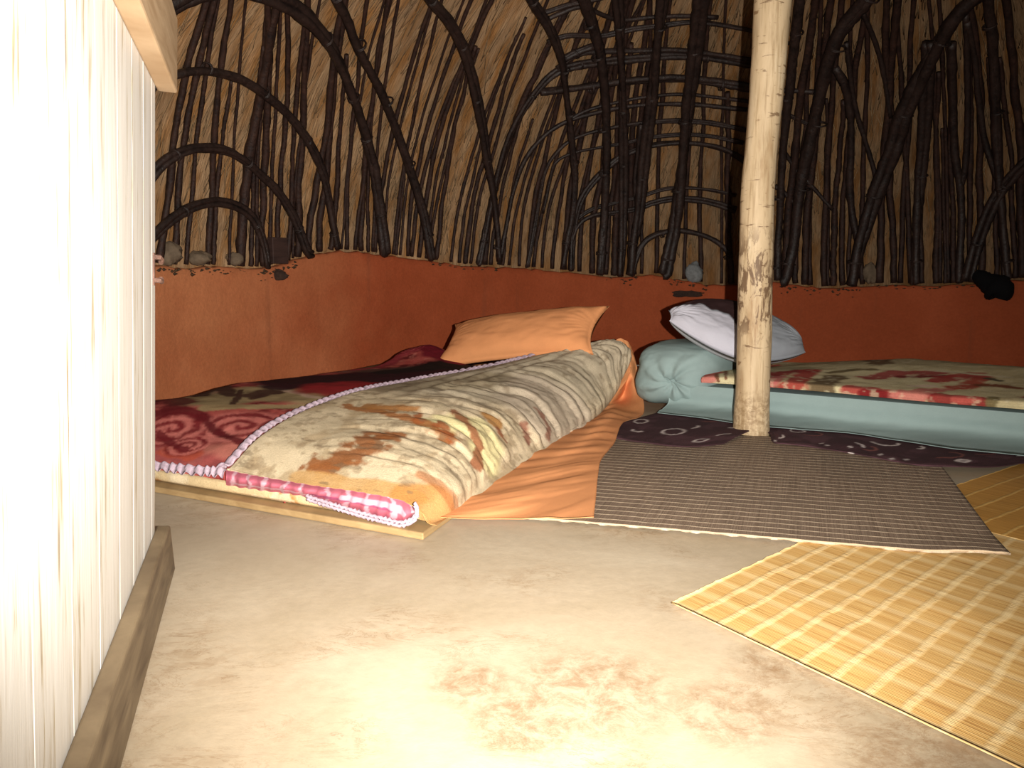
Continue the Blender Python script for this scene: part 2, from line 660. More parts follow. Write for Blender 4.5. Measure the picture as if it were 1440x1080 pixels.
# clay wall: a low ring whose uneven top was traced along the photograph
CLAY_TOP = [(218, 377), (260, 379), (300, 378), (340, 380), (370, 381), (400, 374), (440, 361), (470, 356), (500, 357), (530, 360), (570, 365), (605, 369), (640, 374),
            (680, 377), (720, 378), (760, 381), (800, 384), (835, 389), (870, 392), (920, 388), (960, 396), (1000, 403), (1040, 403), (1090, 398), (1120, 403), (1150, 407),
            (1200, 405), (1240, 402), (1280, 403), (1330, 403), (1380, 400), (1440, 395)]
RC = HR - .06
tp = np.array([on_cylinder(x, y, RC) for x, y in CLAY_TOP])
taz = np.arctan2(tp[:, 1] - HC[1], tp[:, 0] - HC[0])
order = np.argsort(taz)
AZ0, AZ1 = math.radians(-62), math.radians(192)


def clay_top(az):
    return np.interp(az, taz[order], tp[order, 2])


NA = 420
az = np.linspace(AZ0, AZ1, NA)
top = clay_top(az) + .016 * fbm(az * 50, az * 0, 2) + .018 * fbm(az * 160, az * 0, 4)
prof = []      # (radius, height) rings: inner face, rounded lip, flat ledge, outer face
for k, zf in enumerate(np.linspace(0, 1, 22)):
    prof.append((RC + .02 * (1 - zf), zf, 'in'))
prof += [(RC + .012, 1.012, 'lip'), (RC + .04, 1.016, 'lip'), (HR + .06, 1.0, 'lip'), (HR + .12, .9, 'out'), (HR + .12, 0, 'out')]
V = []
for r, zf, kind in prof:
    for i, a in enumerate(az):
        bumpy = .018 * fbm(a * 9, zf * 2 + .3, 3) + .006 * fbm(a * 40, zf * 9, 5) if kind != 'out' else 0
        rr = r + bumpy
        V.append((HC[0] + rr * math.cos(a), HC[1] + rr * math.sin(a), max(top[i] * zf - (.004 if zf == 0 else 0), -.004)))
Fc = []
for j in range(len(prof) - 1):
    for i in range(NA - 1):
        Fc.append((j * NA + i + 1, j * NA + i, (j + 1) * NA + i, (j + 1) * NA + i + 1))
wl = mesh('wall_back', V, Fc, M_CLAY)
tag(wl, 'low curved wall plastered in red clay', 'wall', kind='structure')

# thatch dome
NA2, NE = 300, 90
az2 = np.linspace(AZ0 + .02, AZ1 - .02, NA2)
el = np.linspace(math.radians(-1), math.radians(80), NE)
V, UV = [], []
for e in el:
    for a in az2:
        n = .03 * fbm(a * 14, e * 3, 1) + .012 * fbm(a * 70, e * 8, 2)
        V.append(dome_point(a, e, -.012 + n))
        UV.append((a * HR, e * (HR + HH) / 2))
Fc = [(j * NA2 + i, j * NA2 + i + 1, (j + 1) * NA2 + i + 1, (j + 1) * NA2 + i) for j in range(NE - 1) for i in range(NA2 - 1)]
Fc = [f[::-1] for f in Fc]
nv = len(V)
V += [HC_ for HC_ in [tuple(np.array(v) + .10 * np.array([(v[0] - HC[0]) / HR, (v[1] - HC[1]) / HR, .5 * (v[2] - HZ)])) for v in V]]
Fc += [tuple(i + nv for i in f[::-1]) for f in Fc]
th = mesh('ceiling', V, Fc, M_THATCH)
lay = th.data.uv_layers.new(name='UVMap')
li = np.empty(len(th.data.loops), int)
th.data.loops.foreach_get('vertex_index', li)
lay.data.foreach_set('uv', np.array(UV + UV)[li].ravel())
tag(th, 'brown grass thatch curving over into a dome', 'ceiling', kind='structure')

# loose straws standing out of the thatch
sb = MB()
R_ = random.Random(11)
for i in range(5200):
    a = R_.uniform(math.radians(22), math.radians(176))
    e = R_.uniform(.24, 1.0) ** 1.3
    L = R_.uniform(.08, .26)
    lean = R_.gauss(0, .22)
    w = R_.uniform(.0012, .0030)
    p, lift = [], R_.uniform(.002, .009)
    for k in range(3):
        f = k / 2 - .5
        p.append(dome_point(a + f * L * math.sin(lean) / HR, max(e + f * L * math.cos(lean) / 2.5, .135), .004 + lift * (k / 2) ** 2))
    q = np.array([-math.sin(a), math.cos(a), 0]) * w
    up = np.array([math.cos(a), math.sin(a), 0]) * w
    sb.add([p[0] + q, p[0] - q, p[0] + up, p[1] + q, p[1] - q, p[1] + up, p[2]], [(0, 3, 4, 1), (1, 4, 5, 2), (2, 5, 3, 0), (3, 6, 4), (4, 6, 5), (5, 6, 3), (0, 1, 2)])
so = sb.build('loose_straw', M_STRAW)
tag(so, 'loose grass stalks standing out of the thatch', 'straw', kind='stuff')


# ---- bent sapling hoops of the frame
def rib(name, px, width, off, strands=2, mat=None, rough=.12, foot=0.0, tail=None):
    off = off + width * 4.4 / FOCAL / 2
    P = np.array([on_dome(x, y, off) for x, y in px])
    if tail is not None:          # carries on over the dome, past the frame
        P = np.concatenate([[on_dome(x, y, off) for x, y in tail], P])
    P = resample(P, .035)
    aa = np.arctan2(P[:, 1] - HC[1], P[:, 0] - HC[0])
    P[:, 2] = np.maximum(P[:, 2], clay_top(aa) * 1.016 + .012)
    if foot:
        P = np.concatenate([P, [P[-1] + (0, 0, -foot)]])
    d = np.linalg.norm(P - ORIGIN, axis=1)
    r = width * np.median(d) / FOCAL / 2
    mb = MB()
    n = len(P)
    C = np.array([HC[0], HC[1], HZ])
    inward = (C - P) / np.linalg.norm(C - P, axis=1)[:, None]
    T = np.gradient(P, axis=0)
    T /= np.linalg.norm(T, axis=1)[:, None]
    side = np.cross(T, inward)
    u = np.arange(n) * .035
    for k in range(strands):
        rs = r if strands == 1 else r * (.66 if strands == 2 else .52)
        ph = random.uniform(0, 6.28)
        tw = 2 * math.pi * k / max(strands, 1) + u * random.uniform(1.0, 2.2) + ph
        amp = 0 if strands == 1 else r * .52
        wob = .010 * fbm(u * 3 + 50 * random.random(), u * 0 + random.random() * 9, k)
        Q = P + side * (amp * np.cos(tw) + wob)[:, None] + inward * (amp * .5 * np.sin(tw))[:, None]
        rad = rs * (1 + .45 * fbm(u * 9, u * 0 + random.random() * 20, k + 2))
        mb.tube(Q, rad, 7, rough)
    if strands > 1 and width > 9:      # grass lashings round the stems
        m = max(int(n * .035 / .42), 1)
        for j in range(m):
            i = min(int((j + random.uniform(.25, .75)) * n / m), n - 3)
            for w_ in range(2):
                q = P[i] + T[i] * (w_ * .008)
                ring = [q + (side[i] * math.cos(t) * 1.0 + inward[i] * math.sin(t) * .9) * r + T[i] * .006 * math.sin(t + w_) for t in np.linspace(0, 2 * math.pi, 11)]
                mb.tube(ring, .0042, 5, 0, False)
    return recenter(mb.build(name, mat or M_RIB))


G1 = 'nested hoops of the bent sapling frame beside the door'
G2 = 'upright arching poles of the frame on the back of the dome'
G3 = 'cross hoops of the frame on the back of the dome'
G4 = 'slanting poles of the frame right of the forked pole'
HOOPS = [
    # label, group, width, off, strands, points, tail
    ('smallest dark twin-stemmed hoop nested beside the white door', G1, 13, .040, 3, [(176, 386), (184, 372), (196, 355), (214, 336), (232, 318), (255, 300), (280, 288), (305, 284), (325, 287), (345, 297), (358, 310), (367, 330), (373, 352), (378, 386)], None),
    ('second smallest dark hoop beside the white door, just above the smallest', G1, 14, .045, 3, [(140, 388), (152, 350), (170, 310), (194, 272), (218, 242), (240, 222), (265, 211), (290, 208), (320, 212), (345, 225), (370, 247), (392, 270), (410, 298), (422, 325), (432, 352), (440, 366)], None),
    ('third nested hoop from the bottom, its arch starting at the door batten', G1, 14, .045, 2, [(92, 388), (104, 330), (125, 260), (155, 195), (188, 148), (214, 119), (240, 104), (265, 97), (295, 97), (325, 103), (355, 117), (380, 137), (405, 160), (425, 185), (442, 215), (455, 250), (464, 295), (474, 352)], None),
    ('large thick hoop arching over the three small ones beside the door', G1, 19, .050, 2, [(30, 388), (40, 320), (60, 240), (95, 160), (140, 94), (190, 46), (235, 16), (262, 0), (300, -14), (340, -16), (380, -4), (420, 14), (450, 42), (475, 80), (495, 130), (512, 180), (525, 230), (533, 280), (538, 320), (543, 362)], None),
    ('thick slanting pole running down past the door nest to the wall hump', G1, 17, .050, 2, [(478, 0), (492, 25), (505, 60), (520, 90), (540, 130), (558, 175), (575, 225), (590, 275), (600, 315), (608, 368)], [(250, -190), (310, -160), (370, -120), (425, -75), (455, -38)]),
    ('slanting pole crossing the fan of curved sticks left of the back hoops', G2, 14, .055, 2, [(608, 0), (632, 30), (652, 67), (662, 98), (670, 135), (678, 180), (685, 225), (692, 265), (698, 320), (701, 368)], [(430, -210), (495, -145), (550, -80), (582, -36)]),
    ('upright arching pole at the left border of the back hoops', G2, 13, .060, 2, [(757, 12), (772, 35), (785, 62), (794, 92), (799, 130), (804, 170), (808, 220), (810, 255), (806, 300), (797, 340), (790, 376)], [(640, -190), (685, -120), (720, -60), (738, -20)]),
    ('broad upright pole second from the left across the back hoops', G2, 17, .065, 2, [(820, 0), (832, 40), (840, 72), (845, 110), (848, 150), (850, 205), (850, 260), (848, 320), (845, 390)], [(770, -200), (786, -130), (800, -70), (810, -34)]),
    ('slender upright pole in the middle of the back hoops', G2, 13, .060, 2, [(869, 0), (872, 40), (874, 80), (876, 130), (877, 200), (877, 260), (875, 330), (871, 392)], [(852, -200), (857, -130), (862, -70), (866, -34)]),
    ('upright pole with a slight right lean, middle of the back hoops', G2, 16, .065, 2, [(934, 0), (928, 50), (922, 100), (917, 150), (910, 200), (903, 250), (897, 300), (890, 340), (884, 390)], [(958, -200), (950, -130), (942, -70), (938, -34)]),
    ('thickest upright pole nearest the left side of the pale pole', G2, 19, .065, 2, [(986, 0), (980, 50), (973, 100), (966, 150), (961, 200), (955, 260), (948, 320), (941, 355), (933, 398)], [(1016, -200), (1006, -130), (995, -70), (990, -34)]),
    ('thin crooked stick between the middle uprights low on the back', G2, 6, .050, 1, [(902, 175), (897, 215), (893, 262), (897, 310), (892, 350), (889, 392)], None),
    # cross hoops, from low to high
    ('lowest and smallest cross hoop on the back, over the clay ledge', G3, 10, .045, 2, [(888, 398), (893, 372), (903, 347), (915, 335), (935, 328), (958, 327), (980, 331), (1003, 340), (1020, 354), (1026, 375), (1026, 402)], None),
    ('lower of the paired cross hoops above the lowest one', G3, 8, .045, 2, [(800, 350), (812, 318), (832, 304), (865, 299), (895, 294), (920, 285), (950, 280), (985, 282), (1010, 287), (1035, 295)], None),
    ('upper thin hoop of the pair above the lowest cross hoop', G3, 6, .045, 2, [(800, 318), (830, 296), (865, 285), (900, 276), (930, 266), (960, 263), (1000, 266), (1035, 274)], None),
    ('fourth cross hoop from the bottom, bending down at its left foot', G3, 9, .045, 2, [(803, 385), (806, 330), (814, 290), (828, 264), (848, 242), (872, 222), (905, 208), (940, 202), (975, 202), (1010, 208), (1036, 220), (1070, 242)], None),
    ('thin cross hoop just above the fourth, ending left in a fork', G3, 6, .045, 2, [(762, 300), (772, 255), (780, 228), (805, 214), (840, 207), (880, 200), (920, 192), (960, 189), (1000, 192), (1045, 202)], None),
    ('twin thin cross hoop at mid height under the heavy bundle', G3, 7, .045, 2, [(740, 392), (750, 335), (757, 290), (765, 245), (778, 218), (800, 197), (832, 184), (870, 176), (910, 171), (950, 169), (1000, 173), (1050, 184)], None),
    ('thin cross hoop above the mid-height twin, curving low to the left', G3, 6, .045, 1, [(702, 372), (712, 320), (722, 270), (738, 226), (760, 196), (790, 174), (830, 160), (880, 150), (930, 146), (980, 147), (1050, 154)], None),
    ('reddish thin cross hoop just below the heavy bundle', G3, 5, .045, 1, [(800, 168), (830, 153), (875, 142), (920, 135), (960, 133), (1000, 136), (1055, 143)], None),
    ('heavy bundled cross hoop, the widest dark band on the back', G3, 15, .050, 3, [(760, 132), (790, 129), (830, 124), (870, 119), (910, 115), (950, 113), (990, 116), (1030, 121), (1060, 126)], None),
    ('cross hoop above the heavy bundle, sweeping far down to the left', G3, 10, .045, 2, [(672, 385), (682, 335), (692, 285), (702, 240), (716, 195), (735, 158), (757, 126), (780, 103), (812, 92), (850, 87), (900, 82), (950, 79), (1000, 83), (1055, 93)], None),
    ('double cross hoop in the upper back, second heavy band', G3, 9, .045, 2, [(783, 96), (812, 76), (850, 71), (900, 69), (950, 68), (1000, 74), (1055, 84)], None),
    ('short thick end of a hoop jutting left of the upper back', G3, 12, .050, 2, [(790, 86), (812, 75), (838, 66)], None),
    ('cross hoop near the top of the picture, above the double one', G3, 7, .045, 2, [(770, 60), (800, 50), (845, 50), (890, 40), (930, 35), (970, 30), (1010, 33), (1058, 42), (1110, 60)], None),
    ('thin top cross hoop over the upper back', G3, 6, .045, 1, [(765, 30), (790, 18), (820, 10), (870, 28), (920, 24), (970, 22), (1010, 24)], None),
    ('top rafter running off leftward above the back hoops', G3, 8, .050, 2, [(763, 20), (800, 8), (840, 0), (880, -10), (940, -20), (1000, -24)], None),
    # right of the pole
    ('broad dark pole hugging the right side of the pale pole', G4, 15, .055, 2, [(1128, 0), (1122, 40), (1114, 90), (1107, 140), (1100, 190), (1096, 240), (1093, 300), (1091, 350), (1092, 396)], [(1168, -200), (1154, -130), (1140, -70), (1134, -34)]),
    ('thickest slanting pole just right of the pale pole', G4, 22, .060, 2, [(1212, 12), (1186, 48), (1170, 90), (1160, 130), (1150, 180), (1135, 235), (1124, 290), (1116, 340), (1106, 375), (1098, 404)], [(1390, -180), (1320, -120), (1262, -60), (1238, -24)]),
    ('long thick slanting pole crossing the right of the dome', G4, 20, .060, 2, [(1372, 2), (1350, 22), (1328, 55), (1305, 95), (1287, 130), (1271, 165), (1258, 205), (1243, 242), (1230, 275), (1217, 315), (1206, 352), (1196, 404)], [(1570, -150), (1510, -108), (1452, -62), (1410, -28)]),
    ('slanting twin pole at the far right, leaning off the picture', G4, 15, .055, 3, [(1442, 232), (1424, 250), (1408, 270), (1393, 296), (1381, 325), (1370, 358), (1361, 396)], [(1660, 70), (1590, 112), (1530, 160), (1484, 196)]),
    ('upright dark pole at the far right behind the black bag', G4, 14, .050, 2, [(1386, 0), (1394, 50), (1399, 105), (1403, 160), (1405, 205), (1409, 250), (1413, 300), (1416, 350), (1418, 398)], [(1352, -200), (1363, -130), (1374, -70), (1380, -34)]),
    ('stout upright pole right of the long slanting pole', G4, 14, .045, 2, [(1302, 150), (1300, 200), (1296, 250), (1293, 300), (1290, 350), (1288, 404)], [(1304, 60), (1303, 105)]),
    ('thin forked stick with a two-pronged top on the right', G4, 9, .040, 1, [(1341, 190), (1343, 225), (1349, 258), (1352, 300), (1350, 350), (1349, 402)], [(1338, 60), (1339, 130)]),
    ('short prong joining the forked stick from its right', G4, 7, .040, 1, [(1361, 120), (1360, 180), (1357, 235), (1350, 266)], [(1358, 20), (1360, 70)]),
    ('thin stick bending in to the far right upright', G4, 7, .040, 1, [(1360, 30), (1370, 80), (1376, 140), (1384, 195), (1396, 232), (1406, 258)], None),
    ('thin curved stick falling left to right to meet the long slanting pole', G4, 6, .045, 1, [(1190, 60), (1196, 105), (1203, 150), (1216, 195), (1227, 232), (1234, 262)], None),
    ('thin bowed stick bending right from the top of the thickest pole', G4, 6, .045, 1, [(1212, 14), (1226, 45), (1238, 80), (1246, 120), (1252, 165)], None),
    ('slim stick running down between the two thick slanting poles', G4, 9, .045, 1, [(1174, 95), (1188, 120), (1196, 165), (1197, 210), (1195, 260), (1200, 310), (1207, 340)], None),
    ('short cross twig tied between the pole and the thickest slanting pole', G4, 6, .060, 1, [(1100, 127), (1122, 128), (1150, 130)], None),
    ('slanting cross twig under the short one right of the pole', G4, 6, .060, 2, [(1095, 158), (1115, 166), (1142, 178)], None),
    ('lower slanting cross twig right of the pole', G4, 6, .060, 1, [(1098, 208), (1112, 228), (1128, 254)], None),
    ('lowest slanting cross twig close to the pole', G4, 6, .060, 1, [(1090, 262), (1104, 272), (1122, 292)], None),
    ('thin tie twig running down right from the thickest slanting pole', G4, 5, .050, 1, [(1131, 250), (1148, 268), (1162, 284), (1172, 294)], None),
]
for label, grp, w, off, st, px, tail in HOOPS:
    off = {G1: .040, G2: .085, G3: .040, G4: (.040, .075)[w >= 12]}[grp]
    o = rib('roof_hoop', px, w, off, st, tail=tail)
    tag(o, label, 'roof pole', grp)

# ---- thin upright sticks against the thatch
BAYS = [
    (218, 440, 'thin upright stick in the thatch behind the nested hoops by the door',
     [(224, 9), (246, 8), (262, 6), (292, 8), (300, 6), (322, 4), (337, 13), (353, 6), (370, 9), (381, 5), (390, 7), (405, 7), (419, 9), (433, 9)]),
    (440, 620, 'thin upright stick between the feet of the outer door hoops and slanting pole',
     [(449, 9), (466, 7), (488, 6), (509, 7), (518, 5), (528, 6), (553, 5), (563, 4), (573, 6), (590, 7), (600, 5), (612, 7)]),
    (620, 800, 'thin curved stick fanning up right, left of the back hoops',
     [(634, 5), (646, 5), (655, 7), (662, 5), (682, 9), (690, 6), (707, 5), (716, 5), (730, 5), (742, 7), (750, 6), (762, 5), (776, 6), (793, 9), (800, 5)]),
    (800, 1050, 'thin upright stick behind the cross hoops at the back',
     [(815, 7), (832, 9), (852, 7), (864, 10), (884, 8), (893, 7), (902, 5), (922, 6), (962, 5), (985, 6), (1028, 9)]),
    (1050, 1200, 'thin upright stick just right of the pale pole',
     [(1104, 10), (1118, 7), (1131, 9), (1139, 6), (1159, 8), (1164, 5), (1172, 8), (1185, 7), (1193, 5)]),
    (1200, 1440, 'thin upright stick with its foot right of the long slanting pole',
     [(1212, 6), (1236, 9), (1257, 8), (1266, 6), (1281, 6), (1296, 6), (1316, 7), (1330, 5), (1341, 6), (1366, 6), (1379, 8), (1402, 6), (1427, 6), (1437, 9)]),
]
LR = random.Random(5)
LEAN_X = [218, 280, 340, 420, 500, 560, 610, 680, 760, 850, 950, 1100, 1200, 1300, 1440]
LEAN_Y = [70, 45, 24, 30, 52, 76, 98, 115, 110, 40, 12, 22, 18, 4, -26]
for x0, x1, label, items in BAYS:
    extra = []
    for (p0, _w0), (p1, _w1) in zip(items[:-1], items[1:]):
        if p1 - p0 > 9 and LR.random() < (.45 if p0 < 620 else .12):
            extra.append((p0 + (p1 - p0) * LR.uniform(.3, .7), LR.uniform(3.6, 5.5)))
    for bx, w in items + extra:
        yb = float(np.interp(bx, [p[0] for p in CLAY_TOP], [p[1] for p in CLAY_TOP]))
        d = np.linalg.norm(on_dome(bx, yb, .018) - ORIGIN)
        r = max(w, 3.6) * d / FOCAL / 2
        lean = float(np.interp(bx, LEAN_X, LEAN_Y)) + LR.gauss(0, 14)
        ytop = -150 if LR.random() < .72 else LR.uniform(20, 190)
        ph = LR.uniform(0, 40)
        lay_ = LR.choice((.014, .020))
        pts = []
        for k, y in enumerate(np.linspace(yb, ytop, 26)):
            f = (yb - y) / yb
            wob = 16 * (float(fbm(f * 2.4 + ph, ph, 1)) - float(fbm(ph, ph, 1))) + 3 * float(fbm(f * 9 + ph, ph, 2))
            p = on_dome(bx + lean * f ** 1.6 + wob * min(w / 6, 1.2), y, lay_ + r)
            pz = float(clay_top(math.atan2(p[1] - HC[1], p[0] - HC[0]))) * 1.016 + .014
            p[2] = max(p[2], pz)
            pts.append(p)
        mb = MB()
        u = np.arange(34)
        mb.tube(catmull(pts, 44), r * (1.05 - .35 * np.linspace(0, 1, 44)) * (1 + .4 * fbm(np.arange(44) * .33, np.full(44, ph), 3)), 6, .15)
        o = recenter(mb.build('upright_stick', M_RIB2))
        tag(o, label, 'stick', label.replace('thin upright stick', 'thin upright sticks').replace('thin curved stick', 'thin curved sticks'))

# ================================================================== DOOR
M_PAINT = mat_paint_planks()
M_RAW = mat_wood('raw_pine', rgb(168, 138, 104), rgb(196, 168, 134), (6, 6, 60))
M_OLDWOOD = mat_wood('worn_brown_wood', rgb(92, 76, 58), rgb(136, 118, 92), (5, 5, 40))
M_RUST = mat_bark('rusty_iron', rgb(74, 50, 40), rgb(118, 86, 72), .6, 120)
dfar, dnear = at_z(218, 745, .1), at_z(85, 1080, .1)
dd = dfar - dnear
dd /= np.linalg.norm(dd)
top_far = at_d(218, 122, dfar[1])
up = (top_far - dfar) / (top_far - dfar)[2]       # the leaf leans a little
out = np.cross(dd, up)
out /= np.linalg.norm(out)
if out[0] < 0:
    out = -out
L = np.linalg.norm(dfar - dnear)


def dp(s, z, o):                                   # along the leaf from its far edge back to the hinge, height, out of the face
    return dfar - dd * s + up * (z - .1) + out * o


DW = 1.22
door = bpy.data.objects.new('door_1', None)
COL.objects.link(door)
door.location = Vector(dp(DW / 2, 0.0, 0))
tag(door, 'weathered white painted plank door standing open on the left', 'door', kind='structure')
edges = [0, .055, .17, .30, .44, .60, .76, .92, 1.08, DW]
zt = top_far[2] + .10
mb = MB()
for a, b in zip(edges[:-1], edges[1:]):
    a2, b2 = a + (.0014 if a else 0), b - .0014
    h0 = .03
    c = [dp(a2, h0, -.024), dp(b2, h0, -.024), dp(b2, h0, 0), dp(a2, h0, 0), dp(a2, zt, -.024), dp(b2, zt, -.024), dp(b2, zt, 0), dp(a2, zt, 0)]
    mb.hexa(c)
    c = [dp(a, h0, -.026), dp(b, h0, -.026), dp(b, h0, -.0035), dp(a, h0, -.0035), dp(a, zt, -.026), dp(b, zt, -.026), dp(b, zt, -.0035), dp(a, zt, -.0035)]
pl = mb.build('plank_leaf', M_PAINT, door, False)
# battens
zb = (top_far[2])
mb = MB()
th_ = .036
c = [dp(-.036, zb, 0.0), dp(DW, zb, 0.0), dp(DW, zb, th_), dp(-.036, zb, th_), dp(-.036, zb + .14, 0.0), dp(DW, zb + .14, 0.0), dp(DW, zb + .14, th_), dp(-.036, zb + .14, th_)]
mb.hexa(c)
tb = mb.build('top_batten', M_RAW, door, False)
tb['label'] = 'bare pine batten across the door top'
mb = MB()
w1 = .030
c = [dp(-.03, .002, 0.0), dp(DW, .002, 0.0), dp(DW, .002, w1 + .006), dp(-.03, .002, w1 + .006), dp(-.03, .1, 0.0), dp(DW, .1, 0.0), dp(DW, .1, w1 - .004), dp(-.03, .1, w1 - .004)]
mb.hexa(c)
bb = mb.build('bottom_batten', M_OLDWOOD, door, False)
bb['label'] = 'worn brown batten along the door foot'
for o in (tb, bb):
    bv = o.modifiers.new('b', 'BEVEL')
    bv.width = .004
    bv.segments = 2
# staple
sc_z = .1 + (745 - 367) / (745 - 122) * (top_far[2] - .1)
mb = MB()
mb.tube([dp(.03, sc_z + .022, .001), dp(.03, sc_z + .022, .012), dp(.022, sc_z + .018, .014), dp(.016, sc_z + .012, .012)], .005, 8)
mb.tube([dp(.03, sc_z - .022, .001), dp(.03, sc_z - .022, .012), dp(.022, sc_z - .024, .014), dp(.016, sc_z - .018, .012)], .005, 8)
c = [dp(.024, sc_z - .032, 0), dp(.036, sc_z - .032, 0), dp(.036, sc_z - .032, .003), dp(.024, sc_z - .032, .003), dp(.024, sc_z + .030, 0), dp(.036, sc_z + .030, 0), dp(.036, sc_z + .030, .003), dp(.024, sc_z + .030, .003)]
mb.hexa(c)
st = mb.build('latch_staple', M_RUST, door, False)
st['label'] = 'rusty iron latch staple'

# ================================================================== POLE
M_POLE = mat_pole()
PD = 2.981
path_px = [(1056, 617, 49), (1057, 580, 47), (1059, 530, 45), (1061, 470, 46), (1062, 400, 45), (1064, 330, 44), (1066, 260, 43), (1071, 200, 41), (1077, 140, 42), (1082, 70, 43), (1087, 0, 45), (1093, -120, 45)]
pp, pr = [], []
for x, y, w in path_px:
    q = at_d(x, y, PD + .06)
    pp.append(q)
    pr.append(w * np.linalg.norm(q - ORIGIN) / FOCAL / 2 * .985)
pp[0][2] = 0.0
d_ = (pp[-1] - pp[-2]) / np.linalg.norm(pp[-1] - pp[-2])
k = (2.47 - pp[-1][2]) / d_[2]
pp.append(pp[-1] + d_ * k)
pr.append(pr[-1] * .9)
Pq = catmull(pp, 120)
Rq = catmull(np.array(pr)[:, None], 120)[:, 0]
mb = MB()
sides = 28
V = []
for i in range(120):
    for k in range(sides):
        q = 2 * math.pi * k / sides
        r = Rq[i] * (1 + .05 * float(fbm(math.cos(q) * 1.2 + 5, i * .10 + math.sin(q) * 1.2, 2)) + .035 * float(fbm(math.cos(q) * 3 + 9, i * .35 + math.sin(q) * 3, 4)))
        V.append(Pq[i] + r * np.array([math.cos(q), math.sin(q), 0]))
Fc = [(i * sides + k, i * sides + (k + 1) % sides, (i + 1) * sides + (k + 1) % sides, (i + 1) * sides + k) for i in range(119) for k in range(sides)]
Fc += [tuple(range(sides - 1, -1, -1)), tuple(119 * sides + k for k in range(sides))]
po = recenter(mesh('roof_pole', V, Fc, M_POLE))
tag(po, 'pale debarked tree trunk pole holding up the roof, standing on the dark mat', 'pole')


# ================================================================== REED MATS
def flat_mat(name, o2, e1, l1, e2, l2, z0, th, mat, label, cat, n1=90, n2=90, wave=.0012, jag=.004, fray=None):
    """o2 corner; reeds run along e2 (V), stitching runs along e1 (U)"""
    e1, e2 = np.array(e1), np.array(e2)
    e1, e2 = e1 / np.linalg.norm(e1), e2 / np.linalg.norm(e2)
    U, W = np.meshgrid(np.linspace(0, l1, n1), np.linspace(0, l2, n2), indexing='ij')
    J = W.copy()
    j0 = jag * fbm(U[:, 0] * 40, U[:, 0] * 0, 1) * 2
    j1 = jag * fbm(U[:, 0] * 40, U[:, 0] * 0 + 7, 2) * 2
    J[:, 0] += j0
    J[:, -1] += j1
    X = o2[0] + U * e1[0] + J * e2[0]
    Y = o2[1] + U * e1[1] + J * e2[1]
    Z = z0 + th + wave * fbm(U * 5, W * 5, 3)
    if fray is not None:
        Z = Z + fray(U, W)
    G = np.stack([X, Y, Z], -1)
    o = sheet(name, G, mat, None, None, th, np.stack([U, W], -1))
    tag(o, label, cat)
    return recenter(o)


M_DARKMAT = mat_mat('dark_reed', [(.25, rgb(104, 86, 72)), (.5, rgb(130, 110, 94)), (.75, rgb(150, 130, 112))], rgb(206, 184, 156), .040, reed=(3, 300), stitch_w=.14)
M_LIGHTMAT = mat_mat('pale_reed', [(.26, rgb(140, 92, 46)), (.38, rgb(192, 148, 86)), (.58, rgb(210, 170, 106)), (.78, rgb(224, 192, 134))], rgb(244, 222, 172), .056, plaid=.078, reed=(5, 190), stitch_w=.17)
M_GOLDMAT = mat_mat('golden_reed', [(.22, rgb(150, 98, 42)), (.45, rgb(190, 138, 66)), (.75, rgb(212, 164, 88))], rgb(218, 178, 106), .07, reed=(4, 210), stitch_w=.08)
gold = flat_mat('reed_mat', (.94, 1.961), (.803, .596), 1.45, (.596, -.803), .42, .001, .003, M_GOLDMAT,
                'golden brown reed mat at the right edge, partly under the dark mat', 'mat')
light = flat_mat('reed_mat', (.300, 1.384), (.730, .683), .95, (.549, -.836), 1.5, .0045, .003, M_LIGHTMAT,
                 'pale straw-coloured reed mat with a plaid weave in the right foreground', 'mat', 120, 120)
dn = np.array([1.072, 1.603]) - np.array([-.101, 1.934])
dn /= np.linalg.norm(dn)


def fray_(U, W):
    return .010 * np.clip((U - 1.07) / .1, 0, 1) * np.clip((.16 - W) / .16, 0, 1)


dark = flat_mat('reed_mat', (-.115, 1.938), dn, 1.235, (.352, .936), 1.262, .009, .004, M_DARKMAT,
                'dark brown reed mat with pale stitch lines in front of the pole', 'mat', 140, 120, .0016, .010, fray_)
M_CORD = mat_cloth('pale_binding_cord', rgb(192, 168, 138), bump=.4)
mb = MB()
us = np.linspace(0, 1.23, 90)
e2 = np.array([.352, .936])
q = np.stack([-.115 + dn[0] * us, 1.938 + dn[1] * us, .0135 + .010 * np.clip((us - 1.07) / .1, 0, 1)], -1)
q[:, :2] += (.006 * fbm(us * 30, us * 0, 2))[:, None] * e2
mb.tube(q, .0026 * (1 + .5 * fbm(us * 60, us * 0, 4)), 6, .2)
hem = mb.build('edge_cord', M_CORD, dark)
hem.matrix_parent_inverse = Matrix.Translation(-dark.location)
hem['label'] = 'pale binding cord along the near edge'

# ================================================================== LEFT BED
M_BOARD = mat_wood('pale_plywood', rgb(146, 118, 80), rgb(172, 144, 102), (14, 4, 30))
M_FOAM = mat_cloth('grey_brown_foam', rgb(122, 104, 78), .1, 140, .3)
M_PLUSH = mat_cloth('plush_print', None, .16, 210, .5, .95)
M_SATIN = mat_cloth('satin_print', None, .06, 160, .15, .45)
M_LACE = mat_cloth('white_ruffle', rgb(190, 168, 180), .25, 120, .6)
M_ORANGE = mat_cloth('orange_cotton', rgb(226, 154, 102), .07, 420, .15, .85)
M_TEAL = mat_cloth('pale_teal_cotton', rgb(140, 158, 156), .06, 420, .15, .85)

